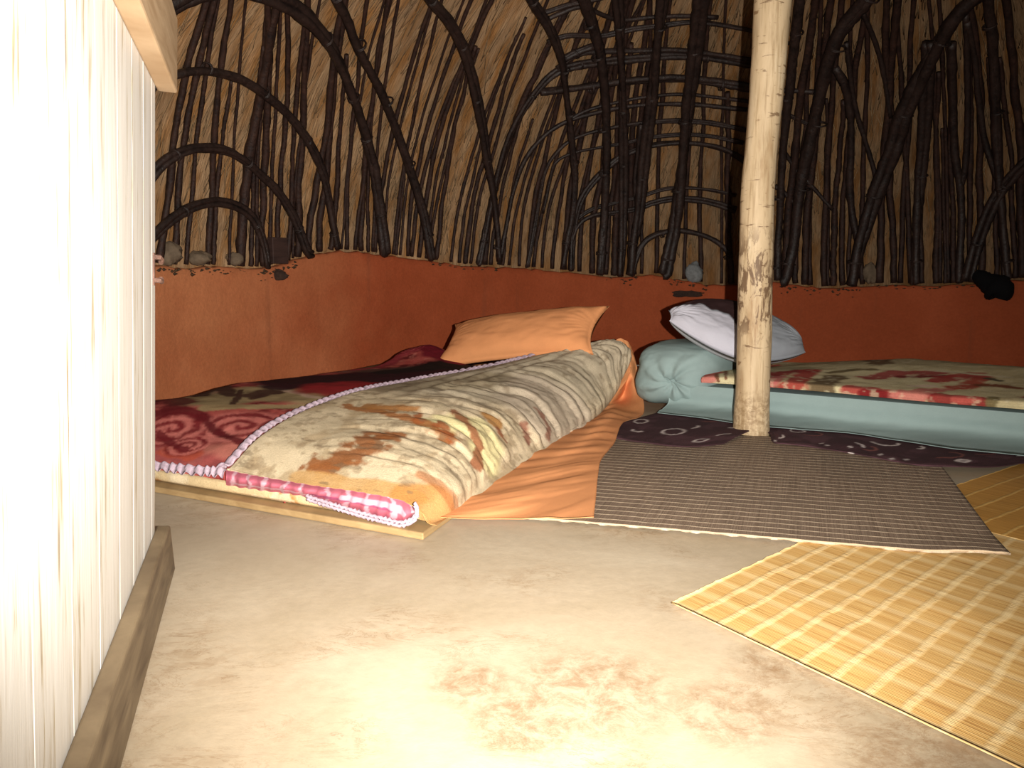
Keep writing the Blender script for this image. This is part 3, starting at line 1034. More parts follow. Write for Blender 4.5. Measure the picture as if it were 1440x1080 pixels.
mb = MB()
bw, bl = 1.46, 2.25
ring = [bed(0, 0), bed(0, bw), bed(bl, bw), bed(bl, 0)]
mb.hexa([p + (0, 0, .001) for p in ring] + [p + (0, 0, .019) for p in ring])
board = recenter(mb.build('bed_board', M_BOARD, None, False))
bv = board.modifiers.new('b', 'BEVEL')
bv.width = .004
bv.segments = 2
tag(board, 'pale plywood bed board on the floor under the left bed', 'board')


def smooth(x):
    x = np.clip(x, 0, 1)
    return x * x * (3 - 2 * x)


# mattress
uu, vv = np.meshgrid(np.linspace(.12, 2.2, 60), np.linspace(.10, 1.43, 50), indexing='ij')
ztop = .036 + .105 * smooth((uu - .1) / .75) * smooth((vv - .02) / .42 + .12)
rim = np.minimum(np.minimum((uu - .12) / .05, (2.2 - uu) / .05), np.minimum((vv - .10) / .05, (1.43 - vv) / .05))
ztop = .021 + (ztop - .021) * np.sqrt(np.clip(1 - (1 - np.clip(rim, 0, 1)) ** 2, 0, 1))
G = np.stack([BED_O[0] + uu * BED_U[0] + vv * BED_V[0], BED_O[1] + uu * BED_U[1] + vv * BED_V[1], ztop], -1)
low = G.copy()
low[..., 2] = .0195
nn = 60 * 50
ix = np.arange(nn).reshape(60, 50)
q = np.stack([ix[:-1, :-1], ix[1:, :-1], ix[1:, 1:], ix[:-1, 1:]], -1).reshape(-1, 4).tolist()
rimi = list(map(int, list(ix[0, :]) + list(ix[1:, -1]) + list(ix[-1, -2::-1]) + list(ix[-2:0:-1, 0])))
Fc = q + [[i + nn for i in f[::-1]] for f in q] + [[b, a, a + nn, b + nn] for a, b in zip(rimi, rimi[1:] + rimi[:1])]
mat_ = recenter(mesh('mattress', np.concatenate([G.reshape(-1, 3), low.reshape(-1, 3)]), Fc, M_FOAM))
tag(mat_, 'thin grey-brown foam mattress under the blankets, its edge showing by the clay wall', 'mattress')

# ---- red floral blanket
vc = [1.45, 1.38, 1.2, .98, .78, .62, .46]
rows = [
    (.050, [.030, .030, .030, .030, .030, .030, .028]),
    (.044, [.055, .056, .058, .058, .058, .060, .040]),
    (.060, [.074, .076, .078, .080, .082, .090, .058]),
    (.20, [.11, .125, .122, .118, .122, .126, .080]),
    (.40, [.135, .172, .172, .165, .160, .158, .112]),
    (.62, [.14, .168, .182, .180, .176, .172, .138]),
    (.85, [.14, .180, .190, .188, .182, .178, .156]),
    (1.10, [.14, .166, .184, .190, .186, .180, .160]),
]
rows = [(u, zs[:5] + [max(zs[5] - .018, .028), max(zs[6] - .03, .026)]) for u, zs in rows]
ctrl = [[bed(u, v, z) for v, z in zip(vc, zs)] for u, zs in rows]
for u, vs, zs in [(1.40, [1.30, 1.24, 1.10, .94, .78, .62, .46], [.158, .178, .186, .190, .188, .182, .170]),
                  (1.70, [1.20, 1.15, 1.05, .92, .78, .62, .46], [.160, .180, .190, .194, .192, .188, .180]),
                  (1.88, [1.20, 1.15, 1.05, .92, .78, .62, .46], [.165, .200, .214, .206, .196, .190, .182]),
                  (2.02, [1.22, 1.17, 1.05, .92, .78, .62, .46], [.165, .222, .246, .226, .200, .190, .180]),
                  (2.14, [1.20, 1.15, 1.04, .92, .78, .62, .46], [.150, .222, .262, .236, .196, .180, .170]),
                  (2.22, [1.16, 1.12, 1.02, .92, .78, .62, .46], [.130, .160, .180, .170, .160, .150, .150])]:
    ctrl.append([bed(u, v, z - (.018 if v == .62 else .03 if v == .46 else 0)) for v, z in zip(vs, zs)])
G = patch(ctrl, 230, 130)
S, T = metric(G)
N = normals(G)
amp = np.clip((S - .05) / .1, 0, 1)
G = G + N * (amp * (.016 * fbm(S * 5, T * 6, 2) + .007 * fbm(S * 16, T * 14, 4)))[..., None]
pt = Paint(G, (176, 78, 72), 1)
pt.mottle((186, 92, 82), 9, .02, .8)
pt.mottle((112, 30, 34), 13, .07, .9)
pt.mottle((206, 128, 112), 24, .10, .5)
pt.stroke([(216, 640), (260, 648), (320, 650)], .05, (190, 100, 96), .6)
pt.stroke([(300, 618), (340, 625), (390, 612)], .09, (206, 126, 110), .85, freq=14)
pt.stroke([(235, 632), (270, 640)], .03, (206, 92, 66), .8)
for x, y, r in ((338, 600, .16), (242, 604, .14), (395, 598, .09), (265, 628, .08)):
    pt.swirl(x, y, r, (124, 30, 36), (214, 122, 112), 2.6, .85)
pt.stroke([(285, 585), (300, 606), (340, 622), (365, 622)], .016, (96, 18, 26), .9)
pt.stroke([(222, 608), (240, 622), (262, 634)], .014, (120, 30, 36), .9)
pt.stroke([(216, 583), (260, 577), (285, 586)], .03, (110, 24, 30), .9)
pt.stroke([(300, 560), (345, 552), (400, 556), (450, 560)], .13, (168, 146, 106), 1, freq=6, warp=.35)
pt.stroke([(290, 574), (340, 572), (400, 572), (440, 572)], .03, (176, 150, 108), 1, freq=9)
pt.stroke([(272, 556), (290, 548)], .09, (150, 126, 98), .9, freq=8)
for p_, r in (([(283, 556), (310, 552), (325, 556)], .035), ([(350, 556), (375, 552), (385, 552)], .04), ([(326, 568), (334, 558), (338, 548)], .012), ([(355, 560), (372, 556)], .02)):
    pt.stroke(p_, r, (74, 44, 34), .95, freq=18)
pt.stroke([(370, 542), (400, 549), (440, 558), (455, 560)], .020, (206, 176, 152), .9)
pt.stroke([(395, 544), (420, 538), (440, 541)], .07, (44, 16, 22), .95, freq=9)
pt.stroke([(440, 535), (520, 530), (600, 521), (690, 516), (740, 510)], .24, (54, 14, 22), 1, freq=5, warp=.3)
pt.stroke([(470, 547), (495, 547), (515, 543)], .13, (156, 36, 40), .95, freq=7)
pt.stroke([(470, 524), (530, 522), (600, 515)], .07, (92, 70, 60), .65, freq=8)
pt.stroke([(555, 522), (600, 516), (660, 512)], .10, (26, 16, 14), .9, freq=6)
pt.stroke([(520, 511), (545, 498), (570, 489), (605, 484)], .11, (168, 62, 70), 1, freq=9)
pt.stroke([(585, 500), (610, 495), (640, 508)], .08, (122, 24, 40), .95, freq=9)
pt.swirl(575, 490, .12, (140, 30, 44), (196, 92, 94), 3, .8)
pt.stroke([(216, 562), (235, 564), (250, 566)], .06, (96, 28, 28), .9)
red = sheet('blanket', G, M_PLUSH, None, pt.C, .007)
red = recenter(red)
tag(red, 'red floral plush blanket with beige leaves and maroon border, spread over the left bed', 'blanket')


def ruffle(name, E_, outv, width, parent, amp=.005, freq=70, n=520, drop=.012, mat=M_LACE):
    """a gathered strip along the curve E_, reaching out by outv"""
    E_ = resample(E_, np.linalg.norm(np.diff(E_, axis=0), axis=1).sum() / n)
    n = len(E_)
    L = np.concatenate([[0], np.cumsum(np.linalg.norm(np.diff(E_, axis=0), axis=1))])
    W = np.linspace(0, 1, 7)
    G = np.zeros((n, 7, 3))
    ov = np.asarray(outv) if np.ndim(outv) == 2 else np.tile(outv, (n, 1))
    for j, w in enumerate(W):
        wav = np.sin(L * freq * 2 * math.pi / 2 + 2.5 * np.array(fbm(L * 9, L * 0, 3)) * 6)
        G[:, j] = E_ + ov * (width * w * (1 + .25 * fbm(L * 20, L * 0, 5)))[:, None]
        G[:, j, 2] += .010 * math.sin(w * math.pi) - drop * w + amp * wav * min(w * 2.5 + .2, 1)
    o = sheet(name, G, mat, parent, None, .003)
    o.matrix_parent_inverse = Matrix.Translation(-parent.location)
    return o


E_ = np.array([at_u(x, y, .040) + (0, 0, .0) for x, y in ((150, 640), (216, 651), (270, 657), (318, 661))])
E_ = np.concatenate([[bed(.042, 1.42, .072), bed(.042, 1.25, .073)], E_])
rf = ruffle('ruffle_trim', E_ + (0, 0, .004), np.append(-BED_U * .8, -.5), .024, red, .005, 60, 420, .006)
rf['label'] = 'white gathered ruffle along the near edge'

# ---- cream blanket folded over the right half
B_ = lambda px, u: at_u(px[0], px[1], u)
ctrl = [
    [bed(.062, v, z) for v, z in ((.69, .060), (.66, .060), (.46, .052), (.29, .048), (.14, .036), (.04, .025), (-.005, .024), (-.008, .023))],
    [bed(.052, v, z) for v, z in ((.68, .082), (.655, .085), (.46, .072), (.29, .068), (.14, .060), (.04, .050), (-.008, .032), (-.012, .024))],
    [B_(p, .062) for p in ((326, 657), (334, 655), (400, 671), (470, 683), (540, 694), (588, 709), (604, 733))] + [bed(.062, -.012, .024)],
    [B_(p, .20) for p in ((366, 616), (374, 614), (440, 629), (510, 641), (580, 655), (631, 684), (643, 716))] + [bed(.20, -.012, .022)],
    [B_(p, .45) for p in ((424, 582), (432, 579), (500, 591), (570, 604), (640, 628), (671, 657), (683, 676))] + [bed(.45, -.010, .022)],
    [B_(p, .80) for p in ((504, 553), (511, 550), (570, 557), (630, 567), (690, 587), (722, 618), (737, 638))] + [bed(.80, -.012, .024)],
    [B_(p, 1.25) for p in ((594, 535), (600, 532), (650, 536), (700, 545), (752, 565), (785, 595), (797, 611))] + [bed(1.25, -.03, .022)],
    [B_(p, 1.70) for p in ((695, 516), (701, 513), (740, 511), (780, 519), (816, 542), (836, 566), (843, 578))] + [bed(1.70, -.055, .030)],
    [B_(p, 2.0) for p in ((774, 497), (780, 494), (808, 490), (834, 495), (852, 511), (862, 533), (866, 548))] + [bed(2.0, -.065, .075)],
    [B_(p, 2.18) for p in ((830, 488), (838, 483), (852, 479), (866, 479), (877, 487), (882, 499), (882, 513))] + [at_u(878, 522, 2.18)],
    [B_(p, 2.24) for p in ((838, 492), (844, 488), (855, 484), (866, 484), (875, 491), (878, 501), (878, 512))] + [at_u(874, 518, 2.24)],
]
for j in (5, 6, 7):
    ctrl[0][j] = ctrl[2][j] - np.append(BED_U, 0) * .003 - (0, 0, .002 if j < 7 else 0)
    ctrl[1][j] = ctrl[2][j] - np.append(BED_U, 0) * .0025
ctrl[0][5] = bed(.056, .035, .030)
ctrl[1][5] = bed(.053, .037, .052)
G = patch(ctrl, 340, 230)
S, T = metric(G)
N = normals(G)
Tn = T / T[0, -1]
Sn = np.linspace(0, 1, 340)[:, None] + 0 * T
ridge = np.clip((Tn - .22) / .3, 0, 1) * np.clip((S - .10) / .25, 0, 1)
w = S * 1.0 + .55 * (Tn - .5) ** 2 - .16 * Tn + .11 * fbm(S * 3.2, T * 4.5, 1)
r1 = 1 - np.abs(fbm(w * 13 + 3, T * 2.2 + S * .7, 4, 2)) * 5.5
r2 = 1 - np.abs(fbm(w * 27 + 9, T * 3.5 + S * 1.2, 2, 2)) * 5.0
cre = np.clip(1 - r1, -.3, 1.1) * 1.2 - .3
cre2 = np.clip(1 - r2, -.3, 1.1)
mod = .35 + 1.3 * np.clip(fbm(S * 4, T * 5, 6) + .35, 0, 1)
longf = np.clip(1 - np.abs(Tn - .28) / .22, 0, 1) * np.clip((S - .7) / .3, 0, 1)
fold = np.sin(T * 75 + 5 * fbm(S * 3, T * 2, 5))
edgef = np.clip(np.minimum(Tn / .05, (1 - Tn) / .08), 0, 1) * np.clip((S - .06) / .12, 0, 1)
G = G + N * (edgef * (ridge * mod * (.0135 * cre + .0075 * cre2) + .006 * longf * fold + .010 * fbm(S * 7, T * 7, 2) + .0035 * fbm(S * 30, T * 26, 4)))[..., None]
pt = Paint(G, (214, 194, 160), 5)
pt.mottle((178, 152, 116), 8, .03, .6, 2)
pt.mottle((226, 206, 172), 11, .06, .6)
pt.mottle((150, 126, 96), 26, .12, .5, 1.6)
# dull taupe field at the far end
pt.stroke([(640, 545), (720, 525), (790, 505), (860, 485)], .30, (188, 174, 150), .85, freq=4, warp=.25, soft=.6)
pt.stroke([(560, 545), (640, 538), (700, 530)], .10, (150, 134, 106), .7, freq=6)
pt.stroke([(780, 560), (800, 580), (770, 600)], .16, (206, 188, 166), .7, freq=6, soft=.6)
# pale yellow leaf
pt.stroke([(600, 593), (615, 600)], .045, (224, 214, 160), .95, freq=10)
pt.stroke([(640, 590), (675, 596), (690, 620), (680, 645)], .060, (222, 208, 154), .9, freq=8)
# russet strokes
for p_, r, c in (
        ([(490, 572), (520, 578), (560, 584), (600, 598), (632, 618)], .026, (158, 98, 50)),
        ([(520, 572), (575, 577)], .028, (164, 110, 58)),
        ([(585, 592), (592, 582)], .014, (156, 88, 46)),
        ([(618, 594), (628, 612), (634, 620)], .016, (150, 82, 44)),
        ([(538, 612), (520, 625), (495, 640), (455, 653)], .042, (146, 88, 46)),
        ([(545, 614), (560, 612)], .024, (150, 92, 50)),
        ([(445, 655), (480, 655)], .020, (150, 92, 50)),
        ([(640, 578), (662, 600), (672, 630), (670, 655)], .016, (150, 92, 60)),
        ([(688, 586), (700, 600)], .026, (176, 124, 66)),
        ([(700, 604), (712, 622)], .012, (142, 84, 54)),
        ([(760, 580), (770, 600), (772, 618)], .014, (160, 112, 92)),
        ([(735, 598), (742, 622)], .012, (150, 100, 80))):
    pt.stroke(p_, r, c, .92, freq=34, warp=1.3, soft=.5)
# tan rim near the foot
pt.stroke([(420, 672), (480, 681), (540, 689), (585, 698)], .030, (198, 152, 92), .8, freq=14)
pt.stroke([(585, 700), (610, 705), (622, 722), (605, 735)], .060, (190, 134, 72), .85, freq=14)
pt.stroke([(595, 668), (625, 690), (640, 712)], .020, (168, 104, 60), .7, freq=18)
pt.mottle((120, 100, 76), 40, .16, .55, .5)
cream = recenter(sheet('blanket', G, M_PLUSH, None, pt.C, .0008 + .0092 * np.clip((S - .12) / .08, 0, 1)))
tag(cream, 'cream and russet plush blanket folded lengthwise over the right half of the left bed', 'blanket')
left_edge = G[26:262, 2]
d_out = np.tile(np.append(BED_V, -.25), (1, 1))
rf = ruffle('ruffle_trim', left_edge + (0, 0, .010), np.append(BED_V * .98, -.10), .046, cream, .0050, 60, 760, .012)
rf['label'] = 'white gathered ruffle along the folded edge'

# layer of the blanket showing below at the foot
vs = np.linspace(.11, 1.44, 12)
ctrl = []
for k, (u, z) in enumerate(((.045, .0215), (.034, .030), (.034, .046), (.044, .055), (.075, .057), (.20, .050))):
    ctrl.append([bed(u + (.010 if j == 0 else 0), v, z if z < .03 else .0215 + (z - .0215) * (.55 if j == 0 else 1)) for j, v in enumerate(vs)])
Gl = patch(ctrl, 40, 240)
S, T = metric(Gl)
Gl = Gl + normals(Gl) * ((.007 * fbm(S * 10, T * 8, 2) + .003 * fbm(S * 40, T * 40, 3)) * np.clip(S / .02, 0, 1))[..., None]
Gl[..., 2] = np.maximum(Gl[..., 2], .0215)
pt = Paint(Gl, (214, 188, 144), 3)
pt.mottle((176, 120, 62), 9, .02, .9)
pt.mottle((232, 212, 176), 16, .08, .8)
low = sheet('lower_fold', Gl, M_PLUSH, cream, pt.C, .006)
low.matrix_parent_inverse = Matrix.Translation(-cream.location)

# satin binding of the fold
top = [(318, 661), (360, 669), (400, 676), (450, 684), (500, 691), (545, 699), (572, 707), (584, 717)]
bot = [(318, 683), (360, 689), (400, 694), (440, 701), (490, 716), (540, 731), (566, 736), (584, 722)]
g = []
for (a, b) in zip(top, bot):
    row = []
    for k in range(7):
        f = k / 6
        u = .040 - .022 * math.sin(f * math.pi) - .004
        row.append(at_u(a[0] + (b[0] - a[0]) * f, a[1] + (b[1] - a[1]) * f, u))
    g.append(row)
Gs = patch(g, 200, 30)
S, T = metric(Gs)
Gs = Gs + (np.append(-BED_U, 0) * (.004 * np.sin(S * 160 + 5 * fbm(S * 20, T * 10, 1)) * .6)[..., None]) * np.clip((S / .03), 0, 1)[..., None]
pt = Paint(Gs, (186, 100, 116), 2)
Tn = T / T[0, -1]
m = np.clip((np.sin(S * 95 + 6 * fbm(S * 14, T * 20, 4)) - .72) / .15, 0, 1)[..., None] * .7
pt.C = pt.C * (1 - m) + lin((216, 180, 190)) * m
pt.stroke([(440, 696), (500, 705), (550, 716)], .006, (150, 70, 104), .9, freq=60)
pt.stroke([(330, 680), (400, 690), (440, 697)], .005, (200, 160, 172), .8, freq=60)
pt.stroke([(480, 700), (530, 707), (560, 714), (568, 724)], .007, (196, 164, 178), .9, freq=60)
sat = sheet('satin_binding', Gs, M_SATIN, cream, pt.C, .004)
sat.matrix_parent_inverse = Matrix.Translation(-cream.location)
sat['label'] = 'pink satin binding rolled along the foot of the fold'
mb = MB()
for pth, r in (([(432, 700), (470, 712), (510, 724), (545, 733), (565, 737), (582, 730), (587, 719), (583, 709)], .0075),):
    q = resample([at_u(x, y, .016) for x, y in pth], .006)
    u = np.arange(len(q)) * .006
    for k in range(2):
        qq = q + np.stack([0 * u, 0 * u, .0042 * (k * 2 - 1) + .002 * np.sin(u * 420 + k * 2)], -1)
        mb.tube(qq, r * .62 * (1 + .35 * np.sin(u * 500 + k * 1.5)), 7, .1)
lace = mb.build('lace_edge', M_LACE, sat)
lace.matrix_parent_inverse = sat.matrix_parent_inverse
lace.matrix_parent_inverse = Matrix.Identity(4)
lace['label'] = 'white lace edge'

# ---- orange sheet spilling onto the floor
IN = [(622, 726), (650, 704), (690, 668), (737, 638), (797, 611), (843, 578), (862, 552), (880, 522)]
OUT = [[(690, 728), (760, 728), (835, 726)], [(710, 705), (775, 702), (838, 700)], [(735, 676), (790, 671), (841, 668)], [(770, 645), (808, 644), (846, 645)],
       [(815, 615), (840, 616), (864, 622)], [(852, 582), (864, 587), (876, 594)], [(873, 562), (888, 570), (905, 580)], [(886, 522), (892, 528), (900, 540)]]
ZO = [.0185, .0185, .0185, .0190, .022, .034, .030, .13]
UIN = [.115, .22, .50, .80, 1.25, 1.70, 2.0, 2.16]
ctrl = []
for i, (p, o3, zo, u) in enumerate(zip(IN, OUT, ZO, UIN)):
    b = bed(u, -.002 if i < 5 else -.045, .0235)
    if i >= 6:
        b = at_u(p[0], p[1], u) - (0, 0, .03)
    row = [bed(u, .14, .030 if i < 3 else .045), bed(u, .03, .0235 if i < 6 else max(b[2] - .01, .03)), b]
    for k, q in enumerate(o3):
        z = zo + (.012 if (k == 0 and 0 < i < 6) else 0)
        row.append(at_z(q[0], q[1], z) if i < 7 else at_u(q[0], q[1], 2.2 + .02 * k))
    ctrl.append(row)
ctrl.append([bed(2.24, .16, .10), bed(2.26, .05, .16), at_u(880, 500, 2.26), at_u(886, 498, 2.27), at_u(890, 500, 2.28), at_u(895, 512, 2.29)])
ctrl.append([bed(2.27, .16, .10), bed(2.29, .06, .24), at_u(868, 478, 2.29), at_u(878, 478, 2.30), at_u(884, 482, 2.31), at_u(890, 494, 2.32)])
G = patch(ctrl, 220, 130)
S, T = metric(G)
N = normals(G)
Tn = T / T[0, -1]
wr = np.clip((Tn - .22) / .2, 0, 1) * np.clip((1.02 - Tn) / .15, .25, 1)
d = S * .75 - T * .55 + .10 * fbm(S * 3, T * 3, 1)
G = G + N * (wr * (.010 * np.clip(fbm(d * 11, (S + T) * 1.7, 2) * 2, -.2, 1) + .006 * np.sin(d * 60 + 3 * fbm(S * 3, T * 3, 5)) * np.clip(fbm(S * 3, T * 3, 6) + .3, 0, 1)))[..., None]
fl_ = np.where(Tn > .30, .0165, .0205)
G[..., 2] = np.maximum(G[..., 2], fl_)
osheet = recenter(sheet('bed_sheet', G, M_ORANGE, None, None, .0022))
tag(osheet, 'orange cotton bed sheet trailing off the left bed onto the dark mat', 'sheet')


# ---- pillows
def pillow(name, c, ax, ay, ha, hb, th, mat, paint=None, k=0, pinch=.10, n=70, m=50, wr=.008, lens=0.0):
    ax, ay = np.asarray(ax, float), np.asarray(ay, float)
    ax /= np.linalg.norm(ax)
    ay = ay - ax * (ax @ ay)
    ay /= np.linalg.norm(ay)
    az_ = np.cross(ax, ay)
    A, B = np.meshgrid(np.linspace(-1, 1, n), np.linspace(-1, 1, m), indexing='ij')
    a = A * (1 - pinch * (1 - B ** 2) * np.abs(A) ** 3)
    b = B * (1 - pinch * 1.4 * (1 - A ** 2) * np.abs(B) ** 3)
    b = b * (1 - lens * np.abs(A) ** 1.7)
    h = th * np.power(np.clip((1 - np.abs(A) ** 2.6) * (1 - np.abs(B) ** 2.4), 0, 1), .5)
    w = wr * fbm(A * 3.5 * ha / .3 + 3 * k, B * 3.5, k) * 2 + .4 * wr * np.sin((A * 7 + B * 5) + 6 * fbm(A * 2, B * 2, k + 1))
    w = w + wr * 1.3 * np.clip(np.abs(A) - .55, 0, 1) * np.sin(np.arctan2(B, np.abs(A) - 1.15) * 22)
    w = w * np.clip(h / th * 1.6, 0, 1)
    P0 = np.asarray(c) + a[..., None] * ha * ax + b[..., None] * hb * ay
    Tp, Bt = P0 + (h + w)[..., None] * az_, P0 - (h * .9)[..., None] * az_
    ix = np.arange(n * m).reshape(n, m)
    q = np.stack([ix[:-1, :-1], ix[1:, :-1], ix[1:, 1:], ix[:-1, 1:]], -1).reshape(-1, 4).tolist()
    Fc = q + [[i + n * m for i in f[::-1]] for f in q]
    rimi = list(map(int, list(ix[0, :]) + list(ix[1:, -1]) + list(ix[-1, -2::-1]) + list(ix[-2:0:-1, 0])))
    Fc += [[y, x, x + n * m, y + n * m] for x, y in zip(rimi, rimi[1:] + rimi[:1])]
    Bt = Bt - az_ * .002
    o = mesh(name, np.concatenate([Tp.reshape(-1, 3), Bt.reshape(-1, 3)]), Fc, mat)
    if paint is not None:
        ca = o.data.color_attributes.new('Col', 'FLOAT_COLOR', 'POINT')
        cc = np.ones((2 * n * m, 4))
        cc[:n * m, :3] = paint(A, B, True).reshape(-1, 3)
        cc[n * m:, :3] = paint(A, B, False).reshape(-1, 3)
        ca.data.foreach_set('color', cc.ravel())
    return recenter(o)


l_, r_ = at_u(628, 486, 2.04), at_u(832, 464, 2.04)
ax = r_ - l_
cen = (l_ + r_) / 2 + (0, 0, -.004)
ay = np.append(BED_U, 0) * .80 + np.array([0, 0, .60])
op = pillow('pillow', cen + np.append(BED_U * .05, .0), ax, ay, np.linalg.norm(ax) / 2 * 1.10, .180, .100, M_ORANGE, None, 2, .11, wr=.005)
tag(op, 'orange pillow at the head of the left bed', 'pillow')

# ================================================================== RIGHT BED
RO = np.array([.873, 3.344])
RA = np.array([math.cos(math.radians(-37)), math.sin(math.radians(-37))])
RN = np.array([-RA[1], RA[0]])
RM = np.linalg.inv(np.array([RA, RN]).T)


def rb(a, n, z):
    p = RO + RA * a + RN * n
    return np.array([p[0], p[1], z])


def at_n(px, py, n):
    return at_plane(px, py, 1, n, RO, RM)


# mattress wrapped in the teal sheet: a closed loaf
na, ncs = 120, 64
A0, A1, W_ = -.12, 1.62, .84
zt = .150
V = []
loop = []
for k in range(ncs):
    q = 2 * math.pi * k / ncs
    c_, s_ = math.cos(q), math.sin(q)
    e = .22
    loop.append((np.sign(c_) * abs(c_) ** e, np.sign(s_) * abs(s_) ** e))
rows_ = np.concatenate([[A0 - .02], np.linspace(A0, A1, na - 2), [A1 + .02]])
for i, a in enumerate(rows_):
    sc = .92 if i in (0, na - 1) else 1
    for (x, y) in loop:
        n = W_ / 2 + x * W_ / 2 * sc
        z = .034 + (zt - .034) / 2 * (1 + y * sc)
        front = max(-x, 0)
        n += front * (.010 * float(fbm(a * 5, z * 9, 2)) + .005 * float(fbm(a * 16 + z * 22, z * 16, 4)))
        z += max(y, 0) * .010 * float(fbm(a * 4, n * 4, 3))
        V.append(rb(a, n, z))
Fc = [(i * ncs + k, (i + 1) * ncs + k, (i + 1) * ncs + (k + 1) % ncs, i * ncs + (k + 1) % ncs) for i in range(na - 1) for k in range(ncs)]
Fc += [tuple(range(ncs)), tuple((na - 1) * ncs + k for k in range(ncs - 1, -1, -1))]
rmat = recenter(mesh('mattress', V, Fc, M_TEAL))
tag(rmat, 'low mattress covered with a pale teal sheet behind the pole', 'mattress')
# loose hem of the sheet lying at the foot of the mattress
ctrl = []
HEM = [(925, 580), (960, 584), (1000, 589), (1060, 597), (1120, 603), (1180, 607), (1250, 616), (1340, 630), (1440, 640), (1520, 652), (1660, 673)]
for x, y in HEM:
    f = at_z(x, y, .034)
    a = float((RM @ (f[:2] - RO))[0])
    ctrl.append([rb(a, -.008, .152), rb(a, -.016, .12), rb(a, -.020, .065), f + np.append(-RN * .004, 0)])
G = patch(ctrl, 160, 24)
S, T = metric(G)
G = G + normals(G) * ((.008 * fbm(S * 6, T * 14, 3) + .004 * fbm(S * 14 + T * 30, T * 12, 5)) * np.clip(T / .03, 0, 1))[..., None]
hem = sheet('sheet_hem', G, M_TEAL, rmat, None, .003)
hem.matrix_parent_inverse = Matrix.Translation(-rmat.location)

# sheet-wrapped roll at the head
n1, n2 = 80, 90
Q, Hh = np.meshgrid(np.linspace(0, 2 * math.pi, n2, endpoint=False), np.linspace(0, math.pi, n1), indexing='ij')
ea, en = .55, .6
sp = lambda v, e: np.sign(v) * np.abs(v) ** e
x = sp(np.sin(Hh), .7) * sp(np.cos(Q), ea)
z = sp(np.sin(Hh), .7) * sp(np.sin(Q), ea)
y = -sp(np.cos(Hh), en)
aC, nC, zC = -.215, .250, .182
ra, rn, rz = .200, .300, .150
kx, kz = .25, -.18                                   # gathered knot on the near face
ang = np.arctan2(z - kz, x - kx)
dk = np.hypot(z - kz, x - kx)
nearf = np.clip((-y - .2) / .5, 0, 1)
wr = nearf * np.exp(-dk * 1.3) * np.sin(ang * 9 + 4 * dk) * .014 + nearf * .035 * np.exp(-(dk / .22) ** 2) * -1
wr = wr + .016 * fbm(x * 2 + 3, z * 2 + y * 2, 2) + .008 * fbm(x * 6, z * 6 + y * 5, 4)
nrm = np.stack([x, y, z], -1)
nrm /= np.linalg.norm(nrm, axis=-1)[..., None] + 1e-9
a_, n_, z_ = aC + x * ra + nrm[..., 0] * wr, nC + y * rn + nrm[..., 1] * wr, zC + z * rz + nrm[..., 2] * wr
a_ = a_ + .02 * np.clip(z, -1, 1)
z_ = np.maximum(z_, .036)
P = np.stack([RO[0] + a_ * RA[0] + n_ * RN[0], RO[1] + a_ * RA[1] + n_ * RN[1], z_], -1)
ix = np.arange(n1 * n2).reshape(n2, n1)
Fc = [(int(ix[i, j]), int(ix[(i + 1) % n2, j]), int(ix[(i + 1) % n2, j + 1]), int(ix[i, j + 1])) for i in range(n2) for j in range(n1 - 1)]
bol = recenter(mesh('bolster', P.reshape(-1, 3), Fc, M_TEAL))
tag(bol, 'bulky bolster wrapped in crumpled pale teal sheet at the head of the right bed', 'bolster')

# floral blanket
TOPF = [(986, 538), (1040, 541), (1100, 546), (1180, 553), (1250, 560), (1350, 569), (1440, 576), (1540, 588), (1720, 612)]
BACK = [(1000, 504), (1040, 503), (1100, 501), (1180, 500), (1250, 504), (1350, 510), (1440, 516), (1540, 524), (1660, 532)]
ctrl = []
for (x, y), (bx, by) in zip(TOPF, BACK):
    f = at_n(x, y, -.017)
    a = float((RM @ (f[:2] - RO))[0])
    b = at_n(bx, by, .80)
    zf = f[2]
    ctrl.append([f, rb(a, -.019, zf + .016), rb(a, .01, zf + .030), rb(a + .01, .16, zf + .036), rb(a + .03, .40, (zf + .036) * .6 + b[2] * .4), rb(a + .06, .62, b[2] - .004),
                 rb(a + .08, .80, b[2]), rb(a + .08, .855, b[2] - .035)])
G = patch(ctrl, 260, 120)
S, T = metric(G)
G = G + normals(G) * ((.010 * fbm(S * 6, T * 6, 2) + .004 * fbm(S * 18, T * 16, 4)) * np.clip(T / .05, .2, 1))[..., None]
u_ = (G[..., :2] - RO) @ RM.T
inside = u_[..., 1] > .0
G[..., 2] = np.where(inside, np.maximum(G[..., 2], zt + .016), G[..., 2])
pt = Paint(G, (214, 200, 158), 4)
pt.mottle((190, 172, 130), 8, .05, .6)
pt.stroke([(1060, 504), (1150, 505), (1250, 508), (1440, 520)], .10, (166, 150, 116), .8, freq=6)
